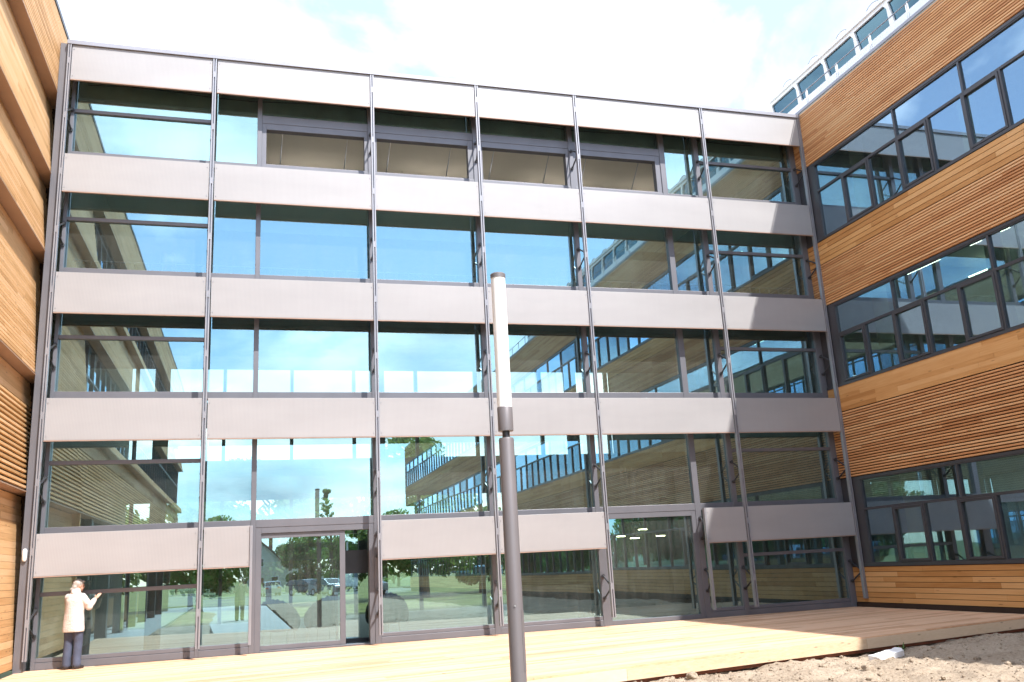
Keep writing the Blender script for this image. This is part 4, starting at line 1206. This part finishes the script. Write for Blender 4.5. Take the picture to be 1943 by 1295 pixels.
EG = {'side': [[(-1.9, 1.0), (-1.72, 1.36), (-0.85, 1.40), (-0.85, 1.0)], [(-0.78, 1.0), (-0.78, 1.40), (0.12, 1.37), (0.78, 1.0)]], 'end': {'windscreen': ((0.9, 1.01), (0.2, 1.40)), 'rear_window': ((-2.13, 1.03), (-1.87, 1.39))}}
VAN = [(-2.0, 0.35), (-2.03, 1.0), (-1.95, 1.80), (-1.8, 1.86), (0.45, 1.84), (0.7, 1.76), (1.35, 1.12), (2.05, 0.92), (2.15, 0.7), (2.15, 0.35)]
VG = {'side': [[(0.1, 1.12), (0.12, 1.62), (0.62, 1.62), (1.12, 1.12)]], 'end': {'windscreen': ((1.3, 1.15), (0.74, 1.72))}}
P_SIL = plain('silver_paint', (0.42, 0.44, 0.46), 0.25, 0.5, 0.03); P_DK = plain('dark_blue_paint', (0.03, 0.035, 0.06), 0.2, 0.3, 0.05)
P_GR = plain('grey_paint', (0.16, 0.17, 0.19), 0.22, 0.4, 0.05); P_WH = plain('white_van_paint', (0.8, 0.8, 0.8), 0.3, 0, 0.02)
car('parked_car', 'silver estate car on the car park mirrored in the left part of the sliding door', 'car', 2.6, -77, R(-95), P_SIL, EST, 0.86, EG, (-1.35, 1.3))
car('parked_car', 'dark blue car on the car park beside the grey one', 'car', 5.9, -70, R(50), P_DK, EST, 0.86, EG, (-1.35, 1.3))
car('parked_car', 'grey car on the car park between the dark blue car and the van', 'car', 7.4, -64, R(62), P_GR, EST, 0.86, EG, (-1.35, 1.3))
car('parked_car', 'black car on the car park tucked behind the white van', 'car', 9.6, -64.5, R(70), P_DK, EST, 0.86, EG, (-1.35, 1.3))
car('delivery_van', 'white delivery van on the car park mirrored in the gap of the sliding door', 'van', 9.5, -55.5, R(62), P_WH, VAN, 0.9, VG, (-1.3, 1.4), 0.33)

def house(x, y, w, d, hw_, hr, label, wallc, roofc, rot=0):
    t = thing('house', label, 'house', (x, y, GZ))
    m = MB(); z = GZ
    m.prism([(x - w / 2, y - d / 2, z), (x + w / 2, y - d / 2, z), (x + w / 2, y - d / 2, z + hw_), (x, y - d / 2, z + hr - 0.15), (x - w / 2, y - d / 2, z + hw_)], (0, d, 0))
    m.build('wall', wallc, t)
    r = MB()
    for s in (-1, 1):
        e = 0.45
        sl = (hr - hw_) / (w / 2)
        P0 = (x, z + hr); P1 = (x + s * (w / 2 + e), z + hw_ - e * sl)
        r.prism([(P0[0], y - d / 2 - e, P0[1]), (P1[0], y - d / 2 - e, P1[1]), (P1[0], y - d / 2 - e, P1[1] + 0.22), (P0[0], y - d / 2 - e, P0[1] + 0.22)], (0, d + 2 * e, 0))
    ro = r.build('roof', roofc, t)
    MB().box(x + w * 0.15, x + w * 0.15 + 0.6, y - 0.3, y + 0.3, z + hr - 1.2, z + hr + 0.8).build('chimney', M_REDOX, ro)
    yf = y + d / 2
    for wx, wz in ((-0.25, 1.0), (0.25, 1.0), (0.0, hw_ + 0.3)):
        cx = x + wx * w
        f = MB().box(cx - 0.6, cx + 0.6, yf, yf + 0.06, z + wz, z + wz + 1.25).build('window', M_WHITE, t)
        MB().box(cx - 0.5, cx + 0.5, yf + 0.061, yf + 0.07, z + wz + 0.1, z + wz + 1.15).build('pane', M_CGLASS, f)
    MB().box(x - 0.5, x + 0.5, yf, yf + 0.05, z, z + 2.1).build('door', M_REDOX, t)
M_RENDER = plain('pale_render', (0.62, 0.60, 0.54), 0.9, 0, 0.06); M_TILE = plain('brown_roof_tiles', (0.17, 0.10, 0.07), 0.8, 0, 0.25, 3)
house(2.5, -138, 9, 10, 3.4, 7.6, 'pale gabled house with a brown roof beyond the field', M_RENDER, M_TILE)
house(12.5, -150, 12, 9, 3.0, 6.2, 'low pale house with a grey roof beyond the field beside the gabled house', M_RENDER, M_CONC)

def leafmesh(name, mat, clumps, n, size, seed):
    rn = random.Random(seed); v = []; f = []
    for i in range(n):
        c, r = clumps[rn.randrange(len(clumps))]
        while True:
            p = Vector((rn.uniform(-1, 1), rn.uniform(-1, 1), rn.uniform(-1, 1)))
            if 0.35 < p.length < 1: break
        q = Vector(c) + Vector((p.x * r[0], p.y * r[1], p.z * r[2]))
        a = Vector((rn.gauss(0, 1), rn.gauss(0, 1), rn.gauss(0, 1))).normalized(); b_ = a.orthogonal().normalized(); c_ = a.cross(b_)
        s = size * rn.uniform(0.6, 1.4); k = len(v)
        v += [tuple(q - b_ * s), tuple(q + c_ * s * .5), tuple(q + b_ * s), tuple(q - c_ * s * .5)]; f.append((k, k + 1, k + 2, k + 3))
    me = bpy.data.meshes.new(name); me.from_pydata(v, [], f); me.materials.append(mat); return me
def tree_proto(name, label, H, R_, seed, mat, n=3500, size=0.22, group='trees beyond the car park', sparse=False):
    rn = random.Random(seed)
    t = thing(name, label, 'tree', (0, 0, 0), group)
    tk = MB(); th = H * 0.4
    tk.tube([(0, 0, -0.3), (0.05, 0, th * .5), (0.0, 0.1, th), (0.1, 0.0, H * 0.75)], [H * .024, H * .018, H * .014, H * .004], 8)
    clumps = []
    for k in range(16 if not sparse else 34):
        a = k * 2.399; zz2 = H * rn.uniform(0.16, 0.92); rad = R_ * (1.0 - abs(zz2 / H - 0.55) * 1.3) * rn.uniform(0.5, 1)
        if sparse: rad = R_ * (1.05 - zz2 / H) * rn.uniform(0.7, 1.1)
        e = Vector((rad * math.cos(a), rad * math.sin(a), zz2)); s0 = Vector((0.03, 0.03, max(th * .5, zz2 - rad * 0.9)))
        tk.tube([s0, s0.lerp(e, .5) + Vector((0, 0, -.05 * rad)), e], [H * .008, H * .005, H * .002], 5)
        q = R_ * rn.uniform(0.34, 0.52) * (0.28 if sparse else 1)
        if sparse:
            for f_q in (0.3, 0.48, 0.66, 0.84, 1.0): clumps.append((s0.lerp(e, f_q) + Vector((0, 0, -.05 * rad)), (0.26, 0.26, 0.2)))
        else: clumps.append((e, (q, q, q * 0.75)))
    tk.build('trunk', M_BARK, t)
    link('crown', leafmesh('crown', mat, clumps, n, size, seed + 1), t)
    return t
pa = tree_proto('tree', 'broad green tree in the row beyond the car park', 10, 4.2, 21, M_LEAF, 8000, 0.26)
pb = tree_proto('tree', 'dark rounded tree in the row beyond the car park', 8, 3.6, 35, M_LEAF2, 8000, 0.25)
pc = tree_proto('young_tree', 'tall sparse young tree standing beyond the car park', 12.5, 2.4, 51, M_LEAF, 2600, 0.13, sparse=True)
pa.location = (-3, -118, GZ); pb.location = (9, -122, GZ); pc.location = (9.6, -88, GZ)
rn = random.Random(5)
k = 0
for x in range(-70, 74, 5):
    xx = x + rn.uniform(-2, 2)
    if -3 < xx < 7: yy = -165 + rn.uniform(-6, 6)
    elif 7 <= xx < 17: yy = -170 + rn.uniform(-4, 4)
    else: yy = -118 - rn.uniform(0, 26)
    c = copy_tree(pa if k % 2 else pb); k += 1
    s = rn.uniform(0.75, 1.25)
    c.location = (xx, yy, GZ); c.scale = (s, s, s); c.rotation_euler = (0, 0, rn.uniform(0, 6.28))
for (x, y, s) in ((15, -100, 0.8), (19, -96, 0.9), (-8, -101, 0.7), (12.2, -104, 0.6)):
    c = copy_tree(pa); c.location = (x, y, GZ); c.scale = (s, s, s); c.rotation_euler = (0, 0, x)
for i, x in enumerate(range(-14, 30, 5)):
    c = copy_tree(pa if i % 2 else pb); s = rn.uniform(0.7, 1.0)
    c['label'] = 'leafy tree glimpsed through the rear glazing of the lobby'; c['group'] = 'trees behind the glass building'
    c.location = (x + rn.uniform(-1, 1), 34 + rn.uniform(0, 10), GZ); c.scale = (s, s, s); c.rotation_euler = (0, 0, rn.uniform(0, 6.28))

rn = random.Random(77)
cl = []
for i in range(150):
    x = rn.uniform(-110, 110); h_ = rn.uniform(3.5, 8.5)
    cl.append((Vector((x, -182 + rn.uniform(-8, 8), h_ * 0.45)), (rn.uniform(3, 6), 4, h_ * 0.55)))
o = link('far_woodland', leafmesh('far_woodland', M_LEAF2, cl, 26000, 0.6, 9)); o['kind'] = 'stuff'
for i, (x, y) in enumerate(((1.5, 3.1), (5.0, 3.0), (8.6, 3.1), (11.8, 3.0))):  # unseen uplights added below the sill line to brighten the cream ceiling
    t = thing('pendant_light', 'added uplight hung out of sight to brighten the cream ceiling of the top storey', 'pendant light', (x, y, 11.3), 'added uplights of the top storey')
    MB().box(x - 1.2, x + 1.2, y - 0.05, y + 0.05, 11.30, 11.33).build('housing', M_STEEL, t)
    MB().box(x - 1.2, x + 1.2, y - 0.05, y + 0.05, 11.331, 11.36).build('diffuser', M_CEILFILL, t)
    for s_ in (-1, 1): MB().tube([(x + s_, y, 11.36), (x + s_, y, 12.19)], 0.004, 4).build('cord', M_STEEL, t)
